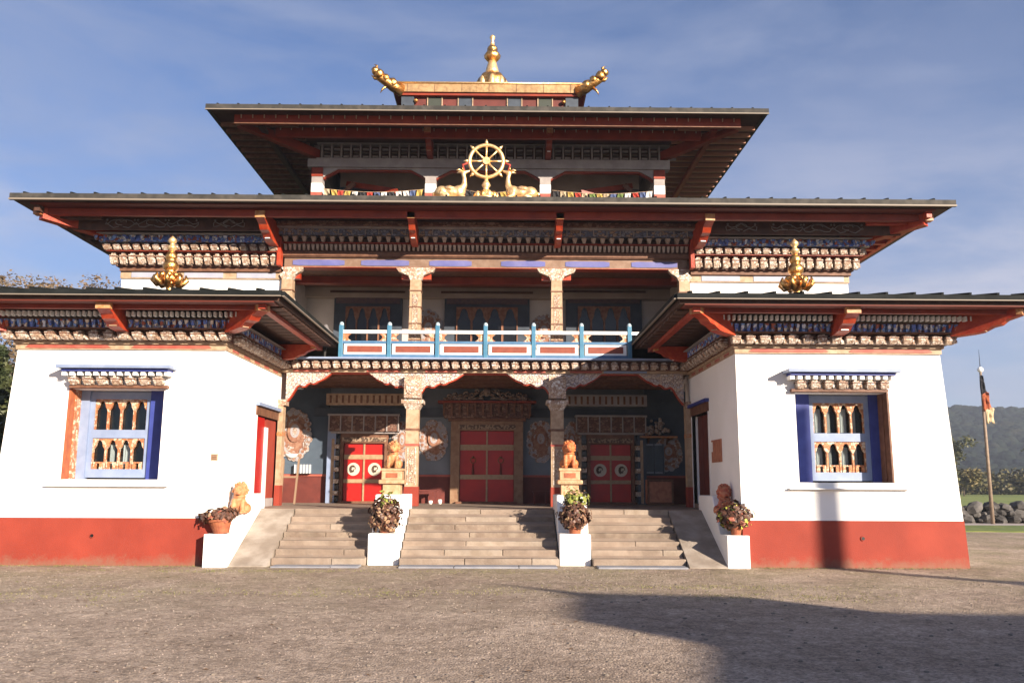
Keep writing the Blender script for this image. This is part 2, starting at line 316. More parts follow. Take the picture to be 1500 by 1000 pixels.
# ------------------------------------------------------------ ground and setting
def ground_mat():
    m = bpy.data.materials.new('gravel_ground'); m.use_nodes = True; t = m.node_tree; b = t.nodes['Principled BSDF']; n = t.nodes.new; l = t.links.new
    b.inputs['Roughness'].default_value = .92; b.inputs['Specular IOR Level'].default_value = .2
    geo = n('ShaderNodeNewGeometry'); pos = geo.outputs['Position']
    def noise(sc, det=5, ro=.6):
        x = n('ShaderNodeTexNoise'); x.inputs['Scale'].default_value = sc; x.inputs['Detail'].default_value = det; x.inputs['Roughness'].default_value = ro; l(pos, x.inputs['Vector']); return x.outputs['Fac']
    def ramp(src, a, b_, ca, cb):
        r = n('ShaderNodeValToRGB'); e = r.color_ramp.elements; e[0].position = a; e[1].position = b_; e[0].color = (*ca, 1); e[1].color = (*cb, 1); l(src, r.inputs[0]); return r.outputs[0]
    def mix(f, a, b_, mode='MIX'):
        x = n('ShaderNodeMix'); x.data_type = 'RGBA'; x.blend_type = mode
        if isinstance(f, float): x.inputs['Factor'].default_value = f
        else: l(f, x.inputs['Factor'])
        l(a, x.inputs['A']); l(b_, x.inputs['B']); return x.outputs['Result']
    base = ramp(noise(.5, 8, .68), .36, .66, (.32, .25, .20), (.47, .38, .31))
    v = n('ShaderNodeTexVoronoi'); v.inputs['Scale'].default_value = 38; l(pos, v.inputs['Vector'])
    sp = n('ShaderNodeSeparateColor'); l(v.outputs['Color'], sp.inputs[0])
    peb = ramp(sp.outputs[0], .0, 1.0, (.55, .52, .50), (1.35, 1.33, 1.3))
    base = mix(.75, base, peb, 'MULTIPLY')
    v2 = n('ShaderNodeTexVoronoi'); v2.inputs['Scale'].default_value = 11; l(pos, v2.inputs['Vector'])
    sp2 = n('ShaderNodeSeparateColor'); l(v2.outputs['Color'], sp2.inputs[0])
    base = mix(.5, base, ramp(sp2.outputs[1], 0, 1, (.75, .74, .73), (1.2, 1.19, 1.18)), 'MULTIPLY')
    base = mix(.8, base, ramp(noise(1.6, 10, .8), .36, .60, (.70, .69, .66), (1.1, 1.1, 1.1)), 'MULTIPLY'); cracks = ramp(noise(6, 12, .85), .42, .52, (.70, .69, .67), (1, 1, 1))
    base = mix(.9, base, cracks, 'MULTIPLY')
    # moss/grass: patches in a strip in front of the building
    sxyz = n('ShaderNodeSeparateXYZ'); l(pos, sxyz.inputs[0])
    mr = n('ShaderNodeMapRange'); mr.inputs['From Min'].default_value = -7.5; mr.inputs['From Max'].default_value = -1.5; l(sxyz.outputs['Y'], mr.inputs['Value'])
    g = n('ShaderNodeMath'); g.operation = 'MULTIPLY'; l(mr.outputs[0], g.inputs[0]); l(ramp(noise(.55, 7, .7), .42, .60, (0, 0, 0), (1, 1, 1)), g.inputs[1])
    g2 = n('ShaderNodeMath'); g2.operation = 'MULTIPLY'; l(g.outputs[0], g2.inputs[0]); l(ramp(noise(9, 8, .8), .38, .55, (0, 0, 0), (.5, .5, .5)), g2.inputs[1])
    green = n('ShaderNodeRGB'); green.outputs[0].default_value = (.16, .155, .055, 1)
    base = mix(g2.outputs[0], base, green.outputs[0])
    l(base, b.inputs['Base Color'])
    bb = n('ShaderNodeBump'); bb.inputs['Strength'].default_value = .9; bb.inputs['Distance'].default_value = .015; l(v.outputs['Distance'], bb.inputs['Height']); bb.invert = True
    b2 = n('ShaderNodeBump'); b2.inputs['Strength'].default_value = .9; b2.inputs['Distance'].default_value = .05; l(noise(4, 8, .7), b2.inputs['Height']); l(bb.outputs[0], b2.inputs['Normal'])
    l(b2.outputs[0], b.inputs['Normal'])
    return m
from mathutils import noise as mn
def gz(x, y):                                      # gentle unevenness of the yard, flat under the building
    f = min(1, max(0, (-.6 - y)/2.0)) if y < 5 and abs(x) < 11.5 else (min(1, max(0, (abs(x)-11.)/3)) if -1 < y < 18 else 1)
    f *= min(1, max(0, 1-(y-12)/6)) if y > 12 else 1
    return f*.05*mn.noise(Vector((x*.22, y*.22, 3.1)))
GX = [-3000, -400, -120, -60, -40] + [-30 + i for i in range(61)] + [40, 60, 120, 400, 3000]
GY = [-600, -120, -60, -40, -32] + [-26 + i*.8 for i in range(58)] + [24, 32, 60, 120, 400, 3000]
mb = MB(); k = mb.pts([(x, y, gz(x, y)) for y in GY for x in GX]); w = len(GX)
for j in range(len(GY)-1):
    for i in range(w-1): mb.face((k+j*w+i, k+j*w+i+1, k+(j+1)*w+i+1, k+(j+1)*w+i))
o = build('ground', mb, ground_mat(), smooth=True, kind='structure'); o['label'] = 'brown gravel yard in front of the temple with thin patches of moss'
grassm = mat('lawn_grass', (.10, .14, .025), .9, col2=(.17, .19, .045), scale=1.5, bump=1, bscale=8)
mb = MB(); 
mb.prism([(13.2, 14.6), (40, 12.2), (90, 11.5), (90, 18.5), (40, 18.9), (13.2, 18.9)], 'z', -.02, .035)
o = build('lawn_strip', mb, grassm, kind='structure', recalc=True)
o = build('path', MB().prism([(13.2, 18.95), (90, 18.95), (90, 20.9), (13.2, 20.9)], 'z', -.02, .03), mat('pale_path_gravel', (.34, .29, .26), .9, col2=(.42, .36, .33), scale=3, bump=.4), kind='structure', recalc=True)
# far field + hill
mb = MB(); mb.prism([(13.2, 23.2), (300, 23.2), (500, 400), (-300, 400), (-300, 30), (13.2, 30)], 'z', -.02, .05)
build('meadow', mb, mat('meadow_grass', (.15, .19, .035), .9, col2=(.23, .25, .06), scale=.25, bump=1, bscale=6), kind='structure', recalc=True)
def hz_(x, y):
    d = max(0, min(1, (y-330)/330)); s = d*d*(3-2*d)
    return s*(47 + 12*mn.noise(Vector((x*.0035, y*.002, 1))) + 6*mn.noise(Vector((x*.012, y*.012, 2)))) - .5
mb = MB(); HX = [-900 + i*30 for i in range(71)]; HY = [320 + i*24 for i in range(26)]
k = mb.pts([(x, y, hz_(x, y)) for y in HY for x in HX]); w = len(HX)
for j in range(len(HY)-1):
    for i in range(w-1): mb.face((k+j*w+i, k+j*w+i+1, k+(j+1)*w+i+1, k+(j+1)*w+i))
build('hills', mb, mat('wooded_hill_floor', (.03, .045, .02), .95, col2=(.06, .06, .03), scale=.05), kind='structure', smooth=True)
woodm = mat('woodland_canopy', (.006, .011, .010), .95, col2=(.022, .023, .014), scale=.035, col3=(.011, .018, .012), bump=1, bscale=.5, spec=.1)
mb = MB()
for i in range(8500):
    y = 330 + 300*R.random()**.8; u = R.uniform(.40, .66) if i % 6 else R.uniform(-1.0, 1.0)
    x = u*(y+18)
    r = R.uniform(2.0, 4.8); z = hz_(x, y)
    mb.ball((x, y, z+r*.7), (r, r, r*R.uniform(.8, 1.25)), 7, 5, .22)
build('hillside_woodland', mb, woodm, smooth=True, kind='stuff', label='autumn woodland covering the distant hill')

# ------------------------------------------------------------ foliage builders
def leaf_mat(name, a, b): return mat(name, a, .6, col2=b, scale=2.2, bump=0)
barkm = mat('bark', (.08, .055, .04), .9, col2=(.13, .10, .08), scale=12, bump=.6)
def leaves(mb, c, rad, n, size, flat=.8):
    for _ in range(n):
        d = Vector((R.gauss(0, 1), R.gauss(0, 1), R.gauss(0, 1))).normalized()*(R.random()**.45)
        p = Vector(c) + Vector((d.x*rad[0], d.y*rad[1], d.z*rad[2]))
        a = Vector((R.uniform(-1, 1), R.uniform(-1, 1), R.uniform(-.6, .6))).normalized(); b = a.orthogonal().normalized()
        b.rotate(Matrix.Rotation(R.uniform(0, 6.28), 3, a)); s = size*R.uniform(.6, 1.4)
        k = mb.pts([p-a*s, p+b*s*.5, p+a*s, p-b*s*.5]); mb.face((k, k+1, k+2, k+3))
def limb(mb, p, d, ln, r, depth, tips):
    pts = [p.copy()]; rr = [r]; q = p.copy(); dd = d.copy()
    for i in range(4):
        dd = (dd + Vector((R.uniform(-.16, .16), R.uniform(-.16, .16), R.uniform(-.02, .12)))).normalized(); q = q + dd*ln/4; pts.append(q.copy()); rr.append(r*(1-.16*(i+1)))
    mb.tube(pts, rr, 6 if depth > 1 else 4, cap=False)
    if depth == 0: tips.append(q); return
    for i in range(3 if depth > 1 else 4):
        a = Vector((R.uniform(-1, 1), R.uniform(-1, 1), R.uniform(.0, .8))).normalized()
        limb(mb, pts[R.choice((2, 3, 4))], (dd*.8 + a*.75).normalized(), ln*R.uniform(.6, .8), rr[-1]*.8, depth-1, tips)
def tree(loc, h, label, cmat, dens, size, group, depth=3, spread=.9):
    t = thing('tree', label, 'tree', loc, R.uniform(0, 6), group)
    mb = MB(); tips = []; limb(mb, Vector((0, 0, -.2)), Vector((0, 0, 1)), h*.42, h*.028, depth, tips)
    local('trunk', mb, barkm, t, smooth=True)
    lf = MB()
    for p in tips: leaves(lf, p, (spread, spread, spread*.8), dens, size)
    local('crown', lf, cmat, t)
    return t
def conifer(loc, h, label, group):
    t = thing('conifer_tree', label, 'tree', loc, 0, group)
    local('trunk', MB().tube([(0, 0, -.2), (0, 0, h*.5), (0, 0, h*.97)], [h*.02, h*.012, .02], 7), barkm, t, smooth=True)
    lf = MB()
    for i in range(46):
        z = h*(.06 + .92*i/46); rr = (1-i/46)**.85*h*.23 + .15
        for j in range(11):
            a = R.uniform(0, 6.28); r = rr*R.uniform(.75, 1.08)
            leaves(lf, (cos(a)*r*.62, sin(a)*r*.62, z-r*.12), (rr*.42, rr*.42, .35), 16, .17)
    local('crown', lf, leaf_mat('conifer_needles', (.028, .04, .014), (.07, .075, .025)), t)
    return t
autumn = leaf_mat('autumn_leaves', (.16, .12, .045), (.10, .10, .04))
brownl = leaf_mat('brown_leaves', (.17, .11, .06), (.10, .08, .05))
hedge = leaf_mat('hedge_leaves', (.05, .06, .018), (.11, .10, .03))
conifer((-14.6, 9.5, 0), 6.6, 'dark green conifer beside the outer corner of the temple', 'trees behind the temple')
conifer((-19.5, 16, 0), 7.0, 'dark conifer farther back at the left of the temple', 'trees behind the temple')
tree((-26.4, 34, 0), 15.2, 'half bare brown tree whose top shows above the roof', brownl, 190, .11, 'trees behind the temple', 3, 1.0)
tree((-24.3, 36, 0), 14.0, 'bare pale tree top above the roof, middle one of three', brownl, 90, .10, 'trees behind the temple', 3, 1.0)
tree((-21.8, 33, 0), 13.6, 'brown tree top closest to the upper white wall', brownl, 120, .10, 'trees behind the temple', 3, 1.0)
for i, (x, y, h, m, lb) in enumerate([(66, 112, 6.5, hedge, 'small dark green tree behind the flagpole'), (71, 116, 5.0, autumn, 'yellowish bush in the meadow beyond the rock wall, beside the white wall'),
        (81, 114, 7.5, hedge, 'dark rounded tree at the right edge beyond the rock wall'), (61, 110, 6.5, autumn, 'olive tree seen just past the corner of the temple'),
        (86, 112, 6.0, brownl, 'brownish tree beyond the right end of the meadow'), (75, 126, 9.0, hedge, 'taller dark tree in the second row beyond the meadow')]):
    t = tree((x, y, 0), h, lb, m, 34, .30, 'trees beyond the meadow', 3, 1.25)
mb = MB()
for i in range(420):
    y = R.uniform(135, 175); x = (R.uniform(.40, .62) if i % 4 else R.uniform(-.5, 1))*(y+18); r = R.uniform(1.2, 3.0)
    leaves(mb, (x, y, r*.8), (r, r, r*.9), 70, .42)
build('far_hedgerow', mb, [leaf_mat('hedgerow_leaves', (.05, .055, .018), (.13, .10, .04))], kind='stuff', label='mixed brown and green hedgerow across the meadow')

# boulder wall beside the path
rockm = mat('grey_rock', (.06, .055, .052), .9, col2=(.14, .128, .12), scale=2.5, bump=.8, bscale=6, dirt=.4)
wl = thing('boulder_wall', 'low retaining wall of rough grey boulders beyond the flagpole', 'wall', (22, 22, 0))
build('bank', MB().prism([(22.0, 0), (23.4, 0), (23.4, .70), (22.7, .68)], 'x', 14, 60), mat('earth_bank', (.05, .045, .035), 1, col2=(.08, .09, .03), scale=2), wl, recalc=True)
rocks = []
for i in range(6):
    m_ = MB().ball((0, 0, 0), (1, 1, 1), 7, 5, .16); rocks.append(m_.mesh('boulder', [rockm]))
for row in range(3):
    x = 15.0 + row*.2
    while x < 36:
        s = R.choice((R.uniform(.14, .24), R.uniform(.24, .42))); o = bpy.data.objects.new('boulder', R.choice(rocks))
        o.scale = (s*1.25, s*.9, s*.72); link(o, wl, (x, 21.75+row*.13+R.uniform(-.06, .06), .16+row*.27+R.uniform(-.05, .05)), (R.uniform(-.4, .4), R.uniform(-.4, .4), R.uniform(0, 6)))
        x += s*1.9

# flagpole
fp = thing('flagpole', 'tall wooden flagpole with a drooping dark, orange and cream flag', 'flagpole', (22.0, 20.4, 0))
build('pole', MB().tube([(22.0, 20.4, -.1), (22.0, 20.4, 3.4), (22.0, 20.4, 6.75)], [.085, .07, .05], 10), mat('weathered_pole_wood', (.35, .26, .19), .7, col2=(.26, .19, .14), scale=6), fp, smooth=True)
o = build('finial', MB().ball((22.0, 20.4, 6.84), .13, 12, 8), whitepaint, fp, smooth=True)
build('spike', MB().tube([(22.0, 20.4, 6.95), (22.0, 20.4, 7.75)], [.018, .006], 6), iron, fp)
def cloth(x, y, z0, z1, w0, w1, m):
    mb = MB(); n = 7
    for i in range(7):
        z = z1+(z0-z1)*i/6; wd = w1+(w0-w1)*i/6
        mb.pts([(x+wd*j/n, y+.09*sin(j*1.9+i*.5)*(.3+j/n), z-.05*sin(j*1.1)) for j in range(n+1)])
    for i in range(6):
        for j in range(n): mb.face((i*(n+1)+j, i*(n+1)+j+1, (i+1)*(n+1)+j+1, (i+1)*(n+1)+j))
    return mb
for nm, z0, z1, x0, w0, w1, m in (('flag_cloth', 5.75, 6.55, 21.9, .30, .14, mat('dark_flag_cloth', (.02, .02, .03), .8)),
        ('flag_cloth', 5.0, 5.8, 21.95, .42, .30, mat('orange_flag_cloth', (.45, .12, .04), .8, col2=(.30, .06, .03), scale=6)), ('flag_cloth', 4.45, 5.1, 22.05, .34, .40, mat('cream_flag_cloth', (.70, .55, .34), .8))):
    o = build(nm, cloth(x0, 20.33, z0, z1, w0, w1, m), m, fp, smooth=True, label='dark upper stripe' if z1 > 6 else ('orange middle stripe' if z1 > 5.5 else 'cream lower stripe'))
    s_ = o.modifiers.new('solid', 'SOLIDIFY'); s_.thickness = .01

# ------------------------------------------------------------ TEMPLE
T = thing('temple', 'three tiered Bhutanese style temple with white walls and dark flared roofs', 'temple', (0, 4.75, 0))
WZ = 4.47
def by(z): return .08*z/WZ                          # batter of the wing front
def bx_(z): return 10.14 - .26*z/WZ
def wall_piece(mb, s, xa, xb, za, zb, outer=False, th=.7):
    def X(x, z): return s*(bx_(z) if x is None else x)
    P = [(X(xa, za), by(za), za), (X(xb, za), by(za), za), (X(xb, za), th, za), (X(xa, za), th, za),
         (X(xa, zb), by(zb), zb), (X(xb, zb), by(zb), zb), (X(xb, zb), th, zb), (X(xa, zb), th, zb)]
    mb.hexa(P)
tooth_me = {}
toothbrown = mat('corbel_rim_gap_brown', (.16, .06, .035), .6)  # tooth rims; also cornice backs, darkened like the shade between teeth
def tooth_mesh(w, d, h, m):
    key = (w, d, h, m.name)
    if key not in tooth_me:
        mb = MB()
        mb.hexa([(-w*.34, -d*.35, 0), (w*.34, -d*.35, 0), (w*.40, d, 0), (-w*.40, d, 0), (-w*.44, -d*.9, h*.42), (w*.44, -d*.9, h*.42), (w*.44, d, h*.42), (-w*.44, d, h*.42)])
        mb.hexa([(-w*.44, -d*.9, h*.42), (w*.44, -d*.9, h*.42), (w*.44, d, h*.42), (-w*.44, d, h*.42), (-w*.5, -d, h*.78), (w*.5, -d, h*.78), (w*.5, d, h*.78), (-w*.5, d, h*.78)])
        mb.box(-w*.28, w*.28, -d*.7, d, h*.8, h)
        mb.mat(1).box(-w*.5, w*.5, -d*1.04, d, h*.60, h*.70); mb.mat(0).box(w*.47, w*.62, -d*.55, d*.4, h*.10, h*.45)
        tooth_me[key] = mb.mesh('cornice_tooth', [m, toothbrown])
    return tooth_me[key]
def teeth(par, a, b, z, step, w, d, h, m, facing=0, skip=()):
    a, b = Vector((*a, z)), Vector((*b, z)); n = round((b-a).length/step)
    for i in range(n+1):
        if i in skip: continue
        p = a + (b-a)*i/n; o = bpy.data.objects.new('cornice_tooth', tooth_mesh(w, d, h, m)); o.scale = (R.uniform(.90, 1.06), R.uniform(.92, 1.08), R.uniform(.94, 1.03)); link(o, par, p + Vector((R.uniform(-.006, .006), 0, 0)), (R.uniform(-.02, .02), R.uniform(-.03, .03), facing+R.uniform(-.03, .03)))
def row_stuff(par, name, a, b, z0, z1, step, w, d, m, facing=0, taper=1.0):
    mb = MB(); a, b = Vector((*a, 0)), Vector((*b, 0)); n = max(1, round((b-a).length/step)); ax = (b-a).normalized(); nn = Vector((ax.y, -ax.x, 0))
    if facing < 0: nn = -nn
    for i in range(n+1):
        p = a+(b-a)*i/n
        lo = [p - ax*w/2*taper, p + ax*w/2*taper]; hi = [p-ax*w/2, p+ax*w/2]
        P = [lo[0]+nn*d*.6, lo[1]+nn*d*.6, lo[1]-nn*.02, lo[0]-nn*.02, hi[0]+nn*d, hi[1]+nn*d, hi[1]-nn*.02, hi[0]-nn*.02]
        mb.hexa([(q.x, q.y, z0 if j < 4 else z1) for j, q in enumerate(P)])
    return build(name, mb, m, par, kind='stuff', recalc=True)

WX0, WX1, WS, WH = 6.70, 8.70, 1.74, 3.64            # window opening of the wings
XI = 5.46
def tref(t):                                        # height fraction of the arch at t in -1..1, <=0: post
    a = abs(t)
    if a > .86: return 0
    if a > .54: return .68 + (.86-a)*.35
    return .80 + .20*max(0, 1-(a/.54)**2)**.6
def arcade(par, x0, x1, z0, z1, n, y, m, th=.06, backy=None):
    mb = MB(); w = (x1-x0)/n
    for i in range(n):
        c = x0+w*(i+.5); zt = z1-.04
        lo = lambda x: z0 + (zt-z0)*tref((x-c)/(w/2))
        xs = [c+w/2*t for t in (-1, -.86, -.86+1e-3, -.68, -.545, -.53, -.45, -.35, -.2, 0, .2, .35, .45, .53, .545, .68, .86-1e-3, .86, 1)]
        def lo2(x):
            t = (x-c)/(w/2)
            return z0 if abs(t) > .86-5e-4 else z0+(zt-z0)*max(.01, tref(max(-.859, min(.859, t))))
        mb.board(xs, lo2, z1, y, y+th)
    return build('arch_board', mb, m, par)
def wing_window(s, W):
    win = B('window', s*7.14, s*8.44, .56, .62, 1.80, 3.62, lightblue, W) if False else None
    # frame as the part, everything else under it
    mb = MB(); yf = .55
    xa, xb = (7.15, 8.46)
    for z0, z1 in ((1.78, 1.96), (2.62, 2.80), (3.46, 3.62)): mb.box(s*xa, s*xb, yf, yf+.12, z0, z1)
    for x0, x1 in ((7.15, 7.24), (8.36, 8.46)):
        for z0, z1 in ((1.96, 2.62), (2.80, 3.46)): mb.box(s*x0, s*x1, yf, yf+.12, z0, z1)
    win = build('window', mb, lightblue, W)
    for x0, x1, m in ((6.70, 7.148, deepblue), (8.462, 8.70, lightblue if s < 0 else deepblue)):
        build('window_frame', MB().box(s*x0, s*x1, yf-.05, yf+.13, WS+.002, WH-.002), m, win)
    for z0, z1 in ((1.96, 2.62), (2.80, 3.46)):
        x0, x1 = sorted((s*7.24, s*8.36))
        arcade(win, x0, x1, z0, z1, 4, yf+.03, orangetrim, .07)
        if z0 < 2.2:
            mb = MB(); w = (x1-x0)/4
            for i in range(4):
                c = x0+w*(i+.5); mb.box(c-w*.36, c-w*.12, yf+.02, yf+.08, z0, z0+.13); mb.box(c+w*.12, c+w*.36, yf+.02, yf+.08, z0, z0+.13); mb.box(c-w*.36, c+w*.36, yf+.025, yf+.075, z0+.125, z0+.155)
            build('baluster_rail', mb, orangetrim, win)
        mb = MB().box(x0, x1, yf+.12, yf+.125, z0, z1); build('pane', mb, glass, win)
        for i in range(4):
            w = (x1-x0)/4; c = x0+w*(i+.5)
            if s > 0 or (z0 < 2.2 and i in (1, 2)):
                hh = z1-.12 if s > 0 else z0+.52
                mb = MB(); n = 7; xa_, xb_ = (c-w*.30, c+w*(.02 if i % 2 else .30))
                for j in range(n+1): xx = xa_+(xb_-xa_)*j/n; mb.pts([(xx, yf+.16+.02*(j % 2), z0+.02), (xx, yf+.16+.02*(j % 2), hh)])
                for j in range(n): mb.face((2*j, 2*j+2, 2*j+3, 2*j+1))
                build('curtain', mb, curtain, win)
    build('recess_dark_sheet', MB().box(s*6.72, s*8.68, yf+.35, yf+.40, WS, WH), black, win)  # black sheet stands in for the unlit room behind
    # jamb linings; left colours are sunlit tones, right brown a shaded one
    jm = MB(); 
    for z0, z1 in ((WS, WH),):
        jm.hexa([(s*8.70, by(z0)-.015, z0), (s*8.66, by(z0)-.015, z0), (s*8.66, .5, z0), (s*8.70, .5, z0), (s*8.70, by(z1)-.015, z1), (s*8.66, by(z1)-.015, z1), (s*8.66, .5, z1), (s*8.70, .5, z1)])
    build('jamb', jm, mat('sunlit_terracotta_jamb', (.50, .16, .06), .6, col2=(.42, .11, .05), scale=6) if s < 0 else brownwood, win, recalc=True)
    build('jamb', MB().box(s*8.645, s*8.66, .26, .5, WS, WH), orangetrim if s < 0 else brownwood, win)
    # cornice over the window
    build('head_beam', MB().box(s*6.6, s*8.66, -.06, .12, WH, 3.70), brownwood, win)
    hd = build('window_hood', MB().box(s*6.46, s*8.84, -.34, .12, 4.03, 4.10), lightblue, win, bevel=.008)
    B('window_hood_band', s*6.54, s*8.76, -.24, .12, 3.975, 4.028, deepblue, win)
    for i in range(14):
        x = s*(6.58 + i*(8.72-6.58)/13); B('hood_dentil', x-.045, x+.045, -.20, .1, 3.89, 3.972, whitepaint, win)
    for i in range(7):
        o = bpy.data.objects.new('cornice_tooth', tooth_mesh(.19, .11, .19, bone)); link(o, win, (s*(6.78+i*(8.55-6.78)/6), -.06, 3.70))
    build('window_sill', MB().box(s*6.46, s*8.99, -.09, .1, 1.60, 1.625), whitepaint, win)
    return win

def bracket_part(par, p, facing, L1, h, w=.17, m=None):
    """red carved arm growing out of the cornice; p = inner foot, arm points along local -y"""
    mb = MB()
    poly = [(0, 0), (-.32*L1, .02), (-.46*L1, .10*h), (-.60*L1, .30*h), (-.72*L1, .36*h), (-.80*L1, .55*h), (-L1, .72*h), (-L1, h), (0, h)]
    mb.prism(poly, 'x', -w/2, w/2)
    o = build('bracket', mb, m or bracket, par, recalc=True, loc=p, rot=(0, 0, facing))
    e = build('bracket_boss', MB().box(-w*.30, w*.30, -.47*L1-.035, -.47*L1+.02, .12*h, .36*h), whitepaint if R.random() < .5 else cream, None)
    e.parent = o; 
    e = build('bracket_tip', MB().box(-w*.56, w*.56, -L1-.02, -L1+.09, .72*h, h+.001), mat('ochre_bracket_tip', (.55, .22, .07), .5, col2=(.66, .38, .18), scale=16), None); e.parent = o
    return o

def roof(par_name, x0, x1, y0, y1, z, th, slope, ridge, inset=None, seam=.6, seams=True, T=T, back=True, gut=gutterm, rfm=None):
    """hipped sheet-metal roof: eaves rectangle, rising inwards by slope"""
    cx, cy = (x0+x1)/2, (y0+y1)/2; hw, hd = (x1-x0)/2, (y1-y0)/2; r = min(hw, hd)*ridge; zt = z+r*slope
    mb = MB()
    k = mb.pts([(x0, y0, z-th), (x1, y0, z-th), (x1, y1, z-th), (x0, y1, z-th), (x0, y0, z), (x1, y0, z), (x1, y1, z), (x0, y1, z),
                (x0+r, y0+r, zt), (x1-r, y0+r, zt), (x1-r, y1-r, zt), (x0+r, y1-r, zt)])
    for q in ((0, 3, 2, 1), (0, 1, 5, 4), (1, 2, 6, 5), (2, 3, 7, 6), (3, 0, 4, 7), (4, 5, 9, 8), (5, 6, 10, 9), (6, 7, 11, 10), (7, 4, 8, 11), (8, 9, 10, 11)): mb.face(tuple(k+i for i in q))
    rf = build(par_name, mb, rfm or roofmetal, T)
    if seams:
        x = x0+seam*.5
        while x < x1:
            d = min(x-x0, x1-x, r)
            if d > .2: build('roof_seam', MB().obox((x, y0-.012, z+.012), (x, y0+d, z+.012+d*slope), .045, .062), rfm or roofmetal, rf)
            x += seam
    return rf

